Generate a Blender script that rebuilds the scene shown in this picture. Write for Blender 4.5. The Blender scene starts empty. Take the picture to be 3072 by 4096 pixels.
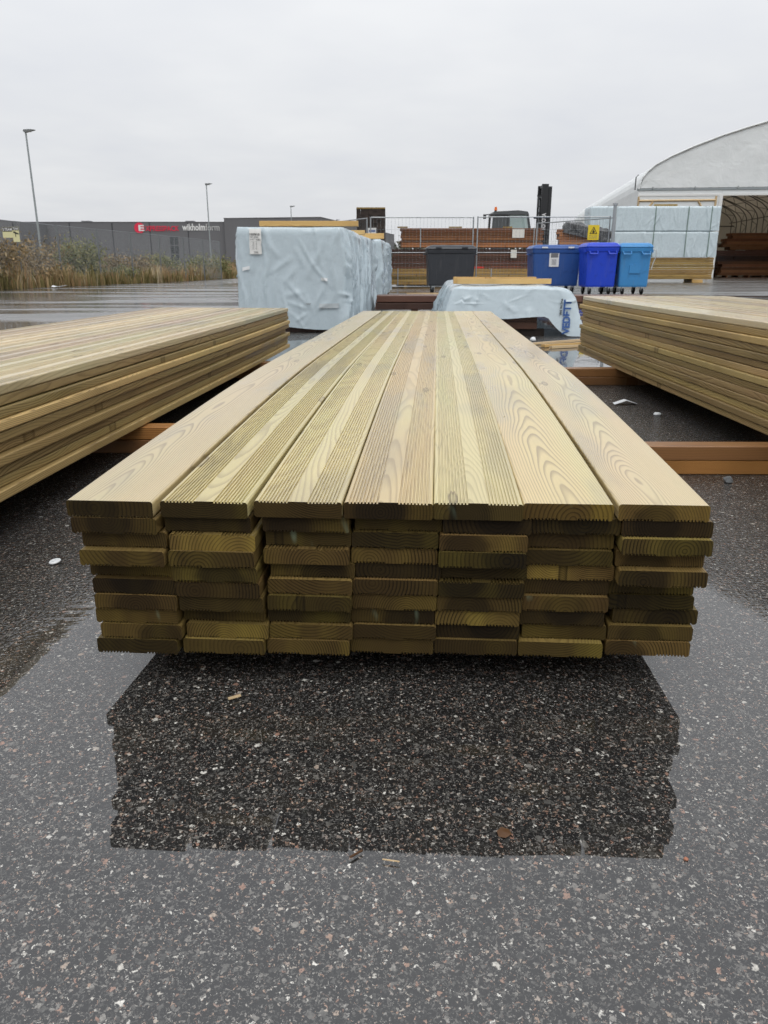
import bpy, math, random
import numpy as np
from mathutils import Vector, Matrix, noise as mnoise

R = math.radians
scene = bpy.context.scene
col = scene.collection
rng = random.Random(7)

# ------------------------------------------------------------------ camera
cam_d = bpy.data.cameras.new('camera')
cam = bpy.data.objects.new('camera', cam_d)
col.objects.link(cam)
cam.location = (0, 0, 0.695)
cam.rotation_euler = (R(90 - 17.74), 0, 0)
cam_d.sensor_fit = 'VERTICAL'
cam_d.sensor_height = 36
cam_d.lens = 26.85
cam_d.clip_start = 0.05
cam_d.clip_end = 4000
cam_d.dof.use_dof = True
cam_d.dof.focus_distance = 1.7
cam_d.dof.aperture_fstop = 17
scene.camera = cam

# ------------------------------------------------------------------ node helpers
class Tree:
    def __init__(self, nt):
        self.t = nt
        nt.nodes.clear()
    def n(self, typ, **kw):
        nd = self.t.nodes.new(typ)
        for k, v in kw.items():
            setattr(nd, k, v)
        return nd
    def set(self, sock, v):
        if v is None:
            return
        if isinstance(v, bpy.types.NodeSocket):
            self.t.links.new(v, sock)
        else:
            if sock.type == 'RGBA' and len(v) == 3:
                v = (*v, 1)
            sock.default_value = v
    def m(self, op, a, b=None, c=None, clamp=False):
        nd = self.n('ShaderNodeMath', operation=op, use_clamp=clamp)
        self.set(nd.inputs[0], a); self.set(nd.inputs[1], b); self.set(nd.inputs[2], c)
        return nd.outputs[0]
    def mix(self, f, a, b, blend='MIX'):
        nd = self.n('ShaderNodeMix', data_type='RGBA', blend_type=blend)
        self.set(nd.inputs[0], f); self.set(nd.inputs[6], a); self.set(nd.inputs[7], b)
        return nd.outputs[2]
    def mixf(self, f, a, b):
        nd = self.n('ShaderNodeMix', data_type='FLOAT')
        self.set(nd.inputs[0], f); self.set(nd.inputs[2], a); self.set(nd.inputs[3], b)
        return nd.outputs[0]
    def comb(self, x, y, z):
        nd = self.n('ShaderNodeCombineXYZ')
        for i, v in enumerate((x, y, z)):
            self.set(nd.inputs[i], v)
        return nd.outputs[0]
    def sep(self, v):
        nd = self.n('ShaderNodeSeparateXYZ')
        self.set(nd.inputs[0], v)
        return nd.outputs
    def noise(self, vec, scale=1, detail=2, rough=.5, dist=0, dim='3D', w=None, color=False):
        nd = self.n('ShaderNodeTexNoise', noise_dimensions=dim)
        if vec is not None and dim != '1D':
            self.set(nd.inputs['Vector'], vec)
        if w is not None:
            self.set(nd.inputs['W'], w)
        self.set(nd.inputs['Scale'], scale); self.set(nd.inputs['Detail'], detail)
        self.set(nd.inputs['Roughness'], rough); self.set(nd.inputs['Distortion'], dist)
        return nd.outputs['Color'] if color else nd.outputs['Fac']
    def vor(self, vec, scale, dim='3D', feature='F1', rand=1):
        nd = self.n('ShaderNodeTexVoronoi', voronoi_dimensions=dim, feature=feature)
        self.set(nd.inputs['Vector'], vec); self.set(nd.inputs['Scale'], scale)
        self.set(nd.inputs['Randomness'], rand)
        return nd.outputs
    def step(self, v, a, b):
        nd = self.n('ShaderNodeMapRange', interpolation_type='SMOOTHSTEP')
        self.set(nd.inputs[0], v); self.set(nd.inputs[1], a); self.set(nd.inputs[2], b)
        nd.inputs[3].default_value = 0; nd.inputs[4].default_value = 1
        return nd.outputs[0]
    def ramp(self, f, stops, interp='LINEAR'):
        nd = self.n('ShaderNodeValToRGB')
        cr = nd.color_ramp; cr.interpolation = interp
        while len(cr.elements) < len(stops):
            cr.elements.new(.5)
        for e, (p, c) in zip(cr.elements, stops):
            e.position = p; e.color = (*c, 1) if len(c) == 3 else c
        self.set(nd.inputs[0], f)
        return nd.outputs[0]
    def white(self, w):
        nd = self.n('ShaderNodeTexWhiteNoise', noise_dimensions='1D')
        self.set(nd.inputs['W'], w)
        return nd.outputs['Value']
    def bump(self, h, strength=1, dist=.01, normal=None):
        nd = self.n('ShaderNodeBump')
        self.set(nd.inputs['Height'], h); self.set(nd.inputs['Strength'], strength)
        self.set(nd.inputs['Distance'], dist)
        if normal is not None:
            self.set(nd.inputs['Normal'], normal)
        return nd.outputs[0]
    def principled(self, **kw):
        nd = self.n('ShaderNodeBsdfPrincipled')
        for k, v in kw.items():
            self.set(nd.inputs[k.replace('_', ' ')], v)
        return nd
    def out(self, surf):
        o = self.n('ShaderNodeOutputMaterial')
        self.t.links.new(surf, o.inputs['Surface'])

def new_mat(name):
    m = bpy.data.materials.new(name)
    m.use_nodes = True
    return m, Tree(m.node_tree)

# ------------------------------------------------------------------ world: overcast daylight
world = bpy.data.worlds.new('World')
scene.world = world
world.use_nodes = True
wt = Tree(world.node_tree)
SUN_EL, SUN_ROT = R(58), R(170)
sky = wt.n('ShaderNodeTexSky', sky_type='NISHITA')
sky.sun_disc = False
sky.sun_elevation = SUN_EL
sky.sun_rotation = SUN_ROT
sky.dust_density = 4
tc = wt.n('ShaderNodeTexCoord')
sx, sy, sz = wt.sep(tc.outputs['Generated'])
el = wt.m('MAXIMUM', sz, 0.0)
# a layer of cloud: nearly even, a little brighter overhead as under every closed sky
den = wt.m('ADD', el, .12)
cv = wt.comb(wt.m('DIVIDE', sx, den), wt.m('DIVIDE', sy, den), 0.0)
cl = wt.noise(cv, .55, 4, .5, .4)
cl2 = wt.noise(cv, 1.9, 3, .55)
cloud = wt.mixf(.3, cl, cl2)
base = wt.ramp(cloud, [(.30, (.655, .675, .72)), (.5, (.72, .735, .76)), (.70, (.80, .81, .82))])
grad = wt.m('ADD', 1.0, wt.m('MULTIPLY', el, 0.85))
over = wt.n('ShaderNodeVectorMath', operation='SCALE')
wt.set(over.inputs[0], base); wt.set(over.inputs['Scale'], grad)
bg1 = wt.n('ShaderNodeBackground'); wt.set(bg1.inputs[0], over.outputs[0]); bg1.inputs[1].default_value = 1.0
bg2 = wt.n('ShaderNodeBackground'); wt.set(bg2.inputs[0], sky.outputs[0]); bg2.inputs[1].default_value = 0.06
mx = wt.n('ShaderNodeMixShader'); mx.inputs[0].default_value = .06
wt.t.links.new(bg1.outputs[0], mx.inputs[1]); wt.t.links.new(bg2.outputs[0], mx.inputs[2])
wo = wt.n('ShaderNodeOutputWorld'); wt.t.links.new(mx.outputs[0], wo.inputs[0])

sun_d = bpy.data.lights.new('sun', 'SUN')
sun_d.energy = 1.2
sun_d.angle = R(50)
sun_d.color = (1, .98, .95)
sun = bpy.data.objects.new('sun', sun_d)
col.objects.link(sun)
# sun direction: SUN_ROT is measured from +Y towards +X
sd = Vector((math.sin(SUN_ROT) * math.cos(SUN_EL), math.cos(SUN_ROT) * math.cos(SUN_EL), math.sin(SUN_EL)))
sun.rotation_euler = (-sd).to_track_quat('-Z', 'Y').to_euler()

vs = scene.view_settings
vs.view_transform = 'Standard'
vs.look = 'None'
vs.exposure = 0
vs.gamma = 1
vs.use_curve_mapping = False
scene.cycles.use_adaptive_sampling = True
scene.cycles.adaptive_threshold = .03
scene.cycles.max_bounces = 5
scene.cycles.diffuse_bounces = 2
scene.cycles.glossy_bounces = 2
scene.cycles.transmission_bounces = 3
scene.cycles.transparent_max_bounces = 8
scene.cycles.caustics_reflective = False
scene.cycles.caustics_refractive = False

# ------------------------------------------------------------------ materials
MAT = {}

def simple(name, color, rough=.6, spec=.4, metal=0, var=.12, vscale=3, bump=0, bscale=40, coat=0, wet=0):
    m, t = new_mat(name)
    tcn = t.n('ShaderNodeTexCoord').outputs['Object']
    oi = t.n('ShaderNodeObjectInfo').outputs['Random']
    nz = t.noise(tcn, vscale, 4, .6)
    f = t.m('ADD', t.m('MULTIPLY', t.m('SUBTRACT', nz, .5), var * 2), t.m('MULTIPLY', t.m('SUBTRACT', oi, .5), var))
    c = t.mix(1.0, (*color, 1), t.comb(t.m('ADD', f, 1), t.m('ADD', f, 1), t.m('ADD', f, 1)), 'MULTIPLY')
    rg = t.m('ADD', rough, t.m('MULTIPLY', t.m('SUBTRACT', t.noise(tcn, vscale * 2.7, 3), .5), .25), clamp=True)
    p = t.principled(Base_Color=c, Roughness=rg, Metallic=metal, Specular_IOR_Level=spec, Coat_Weight=coat, Coat_Roughness=.12)
    if bump:
        t.set(p.inputs['Normal'], t.bump(t.noise(tcn, bscale, 3), bump, .02))
    t.out(p.outputs[0])
    MAT[name] = m
    return m

def wood(name, light, dark, tint1, tint2, rough=.42, spec=.5, ring=(.0024, .0026), end=False, ringmix=.8, knots=1.0,
         coat=0.0, tone=.18, thick=.0275, grey=None):
    """Sawn softwood: growth rings round a wandering pith, knots that push the rings aside."""
    m, t = new_mat(name)
    x, y, z = t.sep(t.n('ShaderNodeTexCoord').outputs['Object'])
    oi = t.n('ShaderNodeObjectInfo')
    rnd = oi.outputs['Random']
    s = t.m('MULTIPLY', rnd, 61.7)
    w1 = t.white(t.m('ADD', s, 1.3)); w2 = t.white(t.m('ADD', s, 2.7)); w3 = t.white(t.m('ADD', s, 5.1)); w4 = t.white(t.m('ADD', s, 9.9))
    ys = t.m('ADD', y, t.m('MULTIPLY', s, 3.1))
    nA = t.noise(None, .9, 2, .5, dim='1D', w=ys)
    nB = t.noise(None, 1.25, 2, .55, dim='1D', w=t.m('ADD', ys, 31.7))
    px = t.m('ADD', t.m('MULTIPLY', t.m('SUBTRACT', w1, .5), .085), t.m('MULTIPLY', t.m('SUBTRACT', nA, .5), .07))
    sg = t.m('SUBTRACT', t.m('MULTIPLY', t.m('GREATER_THAN', w3, .32), 2), 1)   # mostly pith below
    pz = t.m('SUBTRACT', thick * .5, t.m('MULTIPLY', sg, t.m('ADD', .010, t.m('MULTIPLY', t.m('SQRT', w2), .055))))
    pz = t.m('ADD', pz, t.m('MULTIPLY', t.m('SUBTRACT', nB, .5), .034))
    dx = t.m('SUBTRACT', x, px); dz = t.m('SUBTRACT', z, pz)
    r = t.m('SQRT', t.m('ADD', t.m('MULTIPLY', dx, dx), t.m('MULTIPLY', dz, dz)))
    kv = t.comb(t.m('ADD', t.m('MULTIPLY', x, 8.0), s), t.m('MULTIPLY', ys, 1.9), 0.0)
    vo = t.vor(kv, 1.0, '2D')
    kd = vo['Distance']
    kg = t.m('GREATER_THAN', t.sep(vo['Color'])[0], .5)
    kn = t.m('MULTIPLY', kg, t.m('EXPONENT', t.m('MULTIPLY', t.m('MULTIPLY', kd, kd), -60.0)))
    core = t.m('MULTIPLY', kg, t.m('MULTIPLY', t.step(kd, .075, .055), t.m('ADD', .45, t.m('MULTIPLY', t.step(kd, .025, .06), .55))))
    r = t.m('ADD', r, t.m('MULTIPLY', kn, .013 * knots))
    wob = t.noise(t.comb(t.m('MULTIPLY', x, 16), t.m('MULTIPLY', ys, 2.3), t.m('MULTIPLY', z, 16)), 1, 3, .55)
    r = t.m('ADD', r, t.m('MULTIPLY', t.m('SUBTRACT', wob, .5), .0055))
    sp = t.m('ADD', ring[0], t.m('MULTIPLY', w4, ring[1]))
    ph = t.m('FRACT', t.m('DIVIDE', r, sp))
    late = t.m('MULTIPLY', t.step(ph, .40, .90), t.m('SUBTRACT', 1.0, t.step(ph, .90, 1.0)))
    con = t.noise(t.comb(t.m('MULTIPLY', x, 12), t.m('MULTIPLY', ys, 1.1), t.m('ADD', s, 4.0)), 1, 3, .55)
    c = t.mix(t.m('MULTIPLY', late, t.m('MULTIPLY', t.m('ADD', .35, t.m('MULTIPLY', t.step(con, .35, .68), .65)), ringmix)), light, dark)
    if not end:
        hw = t.m('MULTIPLY', t.step(r, .050, .016), .45)
        c = t.mix(hw, c, t.mix(t.m('MULTIPLY', late, .6), (light[0] * .74, light[1] * .78, light[2] * .86), dark))
        bt = t.mix(w1, tint2, tint1)
        c = t.mix(.30, c, t.mix(t.m('MULTIPLY', late, .6), bt, dark))
    tn = t.noise(t.comb(t.m('MULTIPLY', x, 7), t.m('MULTIPLY', ys, .8), s), 1, 3, .6)
    c = t.mix(t.m('MULTIPLY', t.step(tn, .45, .75), .55), c, t.mix(t.m('MULTIPLY', late, .5), tint1, dark))
    c = t.mix(t.m('MULTIPLY', t.step(tn, .48, .25), .5), c, t.mix(t.m('MULTIPLY', late, .6), tint2, dark))
    fib = t.noise(t.comb(t.m('MULTIPLY', x, 420), t.m('MULTIPLY', ys, 5), t.m('MULTIPLY', z, 420)), 1, 1, .6)
    w2c = t.m('MULTIPLY', w2, t.m('MULTIPLY', w2, w2)) if end else w2
    tw = t.m('ADD', (.42 if end else 1 - tone * .5 - .08), t.m('ADD', t.m('MULTIPLY', w2c, tone), t.m('MULTIPLY', fib, .16)))
    c = t.mix(1.0, c, t.comb(tw, tw, tw), 'MULTIPLY')
    wet = t.step(t.noise(t.comb(t.m('MULTIPLY', x, 6), t.m('MULTIPLY', ys, 1.3), t.m('ADD', s, 8.0)), 1, 3, .6), .52, .66)
    wf = t.m('SUBTRACT', 1.0, t.m('MULTIPLY', wet, .0 if end else .20))
    c = t.mix(1.0, c, t.comb(wf, wf, wf), 'MULTIPLY')
    c = t.mix(1.0, c, oi.outputs['Color'], 'MULTIPLY')
    kc = t.mix(.75, dark, (dark[0] * .5, dark[1] * .45, dark[2] * .35))
    c = t.mix(t.m('MULTIPLY', core, .75), c, kc)
    rgh = t.m('ADD', t.m('SUBTRACT', rough - .08, t.m('MULTIPLY', wet, .14)), t.m('MULTIPLY', t.noise(t.comb(t.m('MULTIPLY', x, 9), t.m('MULTIPLY', ys, 2.2), z), 1, 3), .22), clamp=True)
    nrm = t.bump(fib, .35, .0005)
    if end:
        # saw marks, damp core, printed stamps and smears of chalk on the cross-cut face
        heart = t.step(t.m('ADD', r, t.m('MULTIPLY', t.noise(t.comb(t.m('MULTIPLY', x, 18), s, t.m('MULTIPLY', z, 40)), 1, 2, .5), .022)), .060, .042)
        heart = t.m('MULTIPLY', heart, t.step(t.white(t.m('ADD', s, 17.3)), .25, .6))
        c = t.mix(t.m('MULTIPLY', heart, .60), c, t.mix(t.m('MULTIPLY', late, .5), (dark[0] * .55, dark[1] * .5, dark[2] * .6), (dark[0] * .25, dark[1] * .24, dark[2] * .3)))
        sxo = t.m('SUBTRACT', x, t.m('MULTIPLY', t.m('SUBTRACT', w1, .45), .05))
        inx = t.m('MULTIPLY', t.m('GREATER_THAN', sxo, -.019), t.m('LESS_THAN', sxo, .019))
        inz = t.m('MULTIPLY', t.m('GREATER_THAN', z, .008), t.m('LESS_THAN', z, .0215))
        gap = t.m('GREATER_THAN', t.m('ABSOLUTE', t.m('ADD', sxo, .005)), .002)
        gl = t.noise(t.comb(t.m('MULTIPLY', x, 520), s, t.m('MULTIPLY', z, 380)), 1, 1, .5)
        gl2 = t.m('LESS_THAN', t.m('FRACT', t.m('MULTIPLY', z, 290)), .62)
        ink = t.m('MULTIPLY', t.m('MULTIPLY', inx, inz), t.m('MULTIPLY', gap, t.m('MULTIPLY', gl2, t.step(gl, .44, .52))))
        ink = t.m('MULTIPLY', ink, t.m('GREATER_THAN', w4, .3))
        c = t.mix(t.m('MULTIPLY', ink, .85), c, (.004, .004, .004, 1))
        ck = t.noise(t.comb(t.m('ADD', t.m('MULTIPLY', x, 20), s), t.m('MULTIPLY', s, 2), t.m('ADD', t.m('MULTIPLY', z, 9), t.m('MULTIPLY', x, 12))), 1, 2, .6)
        c = t.mix(t.m('MULTIPLY', t.step(ck, .70, .80), .5), c, (.20, .26, .18, 1))
        dr = t.vor(t.comb(x, y, z), 420, '3D')
        dm = t.m('MULTIPLY', t.step(dr['Distance'], .24, .10), t.m('GREATER_THAN', t.sep(dr['Color'])[1], .80))
        nrm = t.bump(dm, .7, .004)
        rgh = t.mixf(dm, rgh, .05)
    p = t.principled(Base_Color=c, Roughness=rgh, Specular_IOR_Level=spec, Normal=nrm, Coat_Weight=coat, Coat_Roughness=.16)
    t.out(p.outputs[0])
    MAT[name] = m
    return m

wood('deck_wood', (.575, .455, .238), (.175, .122, .066), (.51, .50, .250), (.54, .395, .225), rough=.38, spec=.45, coat=.5, ringmix=.72, ring=(.0020, .0022), tone=.2)
wood('deck_ribbed', (.590, .472, .245), (.200, .140, .072), (.53, .515, .255), (.555, .405, .235), rough=.42, spec=.40, coat=.4, ringmix=.40, ring=(.004, .005), tone=.28, knots=.6)
wood('deck_end', (.066, .042, .0125), (.0070, .0042, .0015), (.235, .172, .034), (.034, .019, .0066), rough=.66, spec=.16, end=True, tone=1.5, ringmix=1.0, ring=(.0034, .0036))
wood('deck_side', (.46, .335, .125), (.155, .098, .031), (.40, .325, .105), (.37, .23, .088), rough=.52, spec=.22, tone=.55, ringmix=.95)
wood('deck_shaded', (.19, .130, .044), (.060, .036, .011), (.16, .125, .036), (.135, .077, .03), rough=.5, spec=.25, tone=.6, ringmix=.95)  # darker copy of the side wood; shade between stacked boards painted into the colour
wood('beam_wood', (.25, .118, .044), (.095, .040, .015), (.22, .115, .04), (.095, .043, .022), rough=.35, spec=.5, tone=.5, thick=.05, ring=(.003, .003))
wood('bearer_wood', (.44, .21, .062), (.17, .065, .018), (.40, .20, .06), (.22, .09, .032), rough=.4, spec=.35, tone=.4, thick=.05, ring=(.003, .003))
wood('fresh_wood', (.62, .40, .15), (.46, .25, .075), (.66, .46, .2), (.55, .33, .11), rough=.5, spec=.4, thick=.05, ring=(.003, .004))
wood('red_wood', (.29, .128, .055), (.16, .060, .025), (.32, .15, .065), (.19, .075, .036), rough=.5, spec=.3, thick=.05, tone=.9)
wood('dark_wood', (.115, .052, .032), (.058, .024, .015), (.13, .062, .037), (.065, .029, .021), rough=.4, spec=.5, thick=.05, tone=.5)
wood('black_wood', (.040, .027, .021), (.018, .012, .010), (.045, .033, .025), (.025, .018, .016), rough=.5, spec=.35, thick=.05, tone=.6)
wood('olive_wood', (.35, .235, .085), (.20, .12, .035), (.36, .27, .10), (.25, .15, .05), rough=.55, spec=.3, thick=.05, tone=.4)
wood('chip_wood', (.62, .46, .27), (.42, .27, .13), (.62, .5, .3), (.5, .35, .2), rough=.5, spec=.4)

def tarp_mat(name, color, bump=.28):
    m, t = new_mat(name)
    o = t.n('ShaderNodeTexCoord').outputs['Object']
    x, y, z = t.sep(o)
    n2 = t.noise(o, 9, 2, .5)
    h = n2
    dirt = t.step(t.noise(o, 3.3, 4, .65), .55, .8)
    c = t.mix(t.m('MULTIPLY', dirt, .18), color, (color[0] * .75, color[1] * .75, color[2] * .72))
    p = t.principled(Base_Color=c, Roughness=t.m('ADD', .20, t.m('MULTIPLY', n2, .16)), Specular_IOR_Level=.6, Coat_Weight=.5, Coat_Roughness=.12, Normal=t.bump(h, bump, .012))
    tr = t.n('ShaderNodeBsdfTranslucent'); t.set(tr.inputs[0], c)
    ms = t.n('ShaderNodeMixShader'); ms.inputs[0].default_value = .12
    t.t.links.new(p.outputs[0], ms.inputs[1]); t.t.links.new(tr.outputs[0], ms.inputs[2])
    t.out(ms.outputs[0])
    MAT[name] = m
tarp_mat('tarp_blue', (.53, .625, .675))
tarp_mat('tarp_white', (.61, .71, .75), .3)
tarp_mat('tarp_grey', (.50, .545, .565), .5)
tarp_mat('tarp_black', (.05, .052, .056), .6)

# white PVC of the storage tent: lets daylight through
m, t = new_mat('tent_fabric')
o = t.n('ShaderNodeTexCoord').outputs['Object']
nz = t.noise(o, .5, 4, .6)
c = t.mix(t.step(nz, .4, .75), (.86, .885, .885, 1), (.80, .83, .83, 1))
d = t.principled(Base_Color=c, Roughness=.45, Specular_IOR_Level=.3, Normal=t.bump(t.noise(o, .9, 4, .55, .5), .5, .12))
tr = t.n('ShaderNodeBsdfTranslucent'); t.set(tr.inputs[0], (.62, .50, .36, 1))
ms = t.n('ShaderNodeMixShader'); ms.inputs[0].default_value = .12
t.t.links.new(d.outputs[0], ms.inputs[1]); t.t.links.new(tr.outputs[0], ms.inputs[2])
t.out(ms.outputs[0]); MAT['tent_fabric'] = m

simple('white_sheet', (.72, .72, .70), .5, var=.04)
simple('paper', (.70, .69, .64), .7, var=.08, vscale=20)
simple('black_ink', (.015, .015, .016), .6, var=0)
simple('grey_ink', (.17, .17, .175), .6, var=0)
simple('print_blue', (.025, .085, .27), .4, var=.05)
simple('galvanised', (.36, .38, .39), .45, .5, .7, var=.15, vscale=6)
simple('lamp_steel', (.30, .33, .34), .5, .5, .3, var=.1)
simple('post_grey', (.17, .18, .185), .5, .4, .2, var=.1)
simple('wire', (.28, .30, .31), .5, .4, .5, var=.1)
def bin_mat(name, color):
    m, t = new_mat(name)
    o = t.n('ShaderNodeTexCoord').outputs['Object']
    x, y, z = t.sep(o)
    sv = t.comb(t.m('MULTIPLY', x, 26), t.m('MULTIPLY', y, 26), t.m('MULTIPLY', z, 1.6))
    st = t.step(t.noise(sv, 1, 3, .6), .52, .78)
    bl = t.step(t.noise(o, 4.5, 4, .65), .50, .74)
    c = t.mix(t.m('MULTIPLY', st, .30), color, (color[0] * .5 + .10, color[1] * .5 + .10, color[2] * .5 + .10, 1))
    c = t.mix(t.m('MULTIPLY', bl, .35), c, (color[0] * .45, color[1] * .45, color[2] * .45, 1))
    p = t.principled(Base_Color=c, Roughness=t.m('ADD', .34, t.m('MULTIPLY', bl, .25)), Specular_IOR_Level=.45, Normal=t.bump(t.noise(o, 30, 2), .12, .01))
    t.out(p.outputs[0]); MAT[name] = m
bin_mat('bin_dark', (.034, .038, .046)); bin_mat('bin_navy', (.025, .085, .29)); bin_mat('bin_blue', (.012, .055, .56)); bin_mat('bin_sky', (.05, .25, .55))
simple('rubber', (.014, .014, .015), .7, .3, var=.2)
simple('mast_black', (.016, .017, .019), .45, .5, var=.25, vscale=2)
simple('cab_grey', (.075, .082, .085), .45, .5, var=.15)
simple('fork_orange', (.55, .10, .02), .45, .5, var=.1)
simple('beacon_orange', (.75, .16, .02), .25, .5, var=.05)
simple('white_print', (.75, .75, .75), .5, var=.03)
simple('sign_red', (.68, .03, .075), .45, var=.05)
simple('sign_yellow', (.76, .56, .03), .45, var=.06)
simple('sign_pale', (.70, .66, .38), .5, var=.05)
simple('wall_grey', (.150, .150, .160), .6, .35, var=.08, vscale=.25)
simple('wall_trim', (.16, .16, .17), .55, .35, var=.05)
simple('wall_seam', (.055, .055, .062), .7, .3, var=.05)
simple('strap_green', (.15, .22, .19), .5, var=.1)
simple('strap_white', (.62, .63, .62), .5, var=.1)
simple('stone', (.16, .17, .175), .5, var=.3, vscale=60)
simple('orange_stone', (.36, .15, .09), .5, var=.2, vscale=90)
simple('red_plastic', (.55, .04, .03), .4, var=.1)
simple('leaf_brown', (.085, .040, .016), .45, var=.2, vscale=50)
simple('plastic_white', (.74, .76, .77), .35, .5, var=.06)
simple('bark', (.10, .075, .055), .8, .2, var=.3, vscale=8)

m, t = new_mat('window_glass')
p = t.principled(Base_Color=(.03, .035, .04), Roughness=.08, Specular_IOR_Level=.6)
t.out(p.outputs[0]); MAT['window_glass'] = m
m, t = new_mat('cab_glass')
g = t.principled(Base_Color=(.42, .55, .53), Roughness=.12, Specular_IOR_Level=.6, Alpha=.5)
t.out(g.outputs[0]); MAT['cab_glass'] = m

def foliage(name, stops, rough=.6):
    m, t = new_mat(name)
    at = t.n('ShaderNodeAttribute', attribute_name='tint')
    c = t.ramp(at.outputs['Fac'], stops)
    p = t.principled(Base_Color=c, Roughness=rough, Specular_IOR_Level=.25)
    tr = t.n('ShaderNodeBsdfTranslucent'); t.set(tr.inputs[0], c)
    ms = t.n('ShaderNodeMixShader'); ms.inputs[0].default_value = .25
    t.t.links.new(p.outputs[0], ms.inputs[1]); t.t.links.new(tr.outputs[0], ms.inputs[2])
    t.out(ms.outputs[0]); MAT[name] = m
foliage('dry_grass', [(0, (.13, .125, .045)), (.3, (.27, .225, .095)), (.6, (.38, .29, .15)), (.8, (.44, .27, .14)), (1, (.56, .48, .32))])
foliage('green_leaf', [(0, (.07, .085, .035)), (.4, (.20, .21, .09)), (.75, (.32, .30, .135)), (1, (.46, .40, .21))])
foliage('brown_leaf', [(0, (.09, .075, .04)), (.4, (.26, .20, .11)), (.75, (.40, .28, .15)), (1, (.52, .41, .25))])
foliage('far_tree', [(0, (.06, .065, .05)), (.5, (.10, .10, .07)), (1, (.16, .14, .10))])

# wet asphalt with exposed aggregate and standing water
m, t = new_mat('wet_asphalt')
pos = t.n('ShaderNodeNewGeometry').outputs['Position']
X, Y, Z = t.sep(pos)
dn = t.noise(pos, 170, 2, .6, dim='2D', color=True)
ad = t.n('ShaderNodeVectorMath', operation='MULTIPLY_ADD')
t.set(ad.inputs[0], dn); ad.inputs[1].default_value = (.010, .010, 0); t.set(ad.inputs[2], pos)
wp = ad.outputs[0]
def stones(scale, keep, size):
    nd = t.n('ShaderNodeTexVoronoi', voronoi_dimensions='2D', feature='F1', distance='MINKOWSKI')
    t.set(nd.inputs['Vector'], wp); nd.inputs['Scale'].default_value = scale; nd.inputs['Exponent'].default_value = 1.35
    v = nd.outputs
    cr, cg, cb = t.sep(v['Color'])
    sz = t.m('MULTIPLY', t.m('ADD', .30, t.m('MULTIPLY', cg, .70)), size)
    msk = t.m('MULTIPLY', t.m('LESS_THAN', cr, keep), t.step(t.m('DIVIDE', v['Distance'], sz), 1.05, .75))
    tone = t.ramp(cb, [(0, (.022, .022, .021)), (.30, (.070, .068, .063)), (.60, (.125, .118, .107)), (.78, (.205, .193, .175)),
                       (.84, (.25, .14, .10)), (.90, (.30, .22, .165)), (.95, (.38, .36, .32)), (1, (.58, .56, .51))])
    return msk, tone
mA, cA = stones(74, .10, .44)
mB, cB = stones(185, .50, .55)
mC, cC = stones(400, .62, .58)
gr = t.noise(pos, 900, 1, .6, dim='2D')
bc = t.mix(gr, (.005, .005, .0053, 1), (.018, .0175, .017, 1))
bc = t.mix(mC, bc, cC); bc = t.mix(mB, bc, cB); bc = t.mix(mA, bc, cA)
stn = t.noise(pos, 300, 2, .65, dim='2D')
bc = t.mix(.8, bc, t.mix(1.0, bc, t.comb(t.m('MULTIPLY', stn, 2), t.m('MULTIPLY', stn, 2), t.m('MULTIPLY', stn, 2)), 'MULTIPLY'))
big = t.noise(pos, .9, 3, .6, dim='2D')
bigf = t.m('ADD', .75, t.m('MULTIPLY', big, .5))
bc = t.mix(1.0, bc, t.comb(bigf, bigf, bigf), 'MULTIPLY')
# where the water stands
def blob(cx, cy, rx, ry):
    a = t.m('DIVIDE', t.m('SUBTRACT', X, cx), rx); b = t.m('DIVIDE', t.m('SUBTRACT', Y, cy), ry)
    return t.m('SUBTRACT', 1.0, t.m('SQRT', t.m('ADD', t.m('MULTIPLY', a, a), t.m('MULTIPLY', b, b))))
lv = blob(.05, .55, .87, 1.75)
for a in ((1.55, 6.3, .95, 1.3), (-.55, 6.9, .6, 1.1), (-9, 22, 9.5, 17), (7.5, 17, 7, 5), (1.5, 10.3, 2.0, 1.0)):
    lv = t.m('MAXIMUM', lv, blob(*a))
en = t.noise(pos, 3.2, 2, .55, dim='2D')
fn = t.noise(t.comb(t.m('MULTIPLY', X, .16), t.m('MULTIPLY', Y, .55), 0.0), 1, 2, .5, dim='2D')
far = t.step(Y, 7, 12)
lv = t.m('ADD', lv, t.m('MULTIPLY', t.m('SUBTRACT', en, .5), .30))
lv = t.m('ADD', lv, t.m('MULTIPLY', far, t.m('MULTIPLY', t.m('SUBTRACT', fn, .5), 1.5)))
pud = t.step(lv, -.10, .06)
edge = t.m('MULTIPLY', t.step(lv, -.30, -.02), t.m('SUBTRACT', 1, t.step(lv, -.02, .12)))
# relief of the film: chippings stand out of the shallow film, open water is nearly flat
rel = t.noise(pos, 110, 1, .6, dim='2D')
rip = t.noise(t.comb(t.m('MULTIPLY', X, .8), t.m('MULTIPLY', Y, 1.5), 0.0), 42, 1, .5, dim='2D')
calm = t.noise(t.comb(t.m('MULTIPLY', X, 1.0), t.m('MULTIPLY', Y, 2.2), 0.0), 7, 1, .5, dim='2D')
hfilm = t.m('ADD', t.m('MULTIPLY', t.m('MULTIPLY', rel, t.m('SUBTRACT', 1.0, pud)), .0030), t.m('MULTIPLY', t.m('MULTIPLY', rip, edge), .0012))
hfilm = t.m('ADD', hfilm, t.m('MULTIPLY', calm, .00018))
cn = t.bump(hfilm, 1.0, 1.0)
strk = t.m('MULTIPLY', far, t.step(t.noise(t.comb(t.m('MULTIPLY', X, .13), t.m('MULTIPLY', Y, .75), 3.0), 1, 2, .55, dim='2D'), .48, .66))
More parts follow.
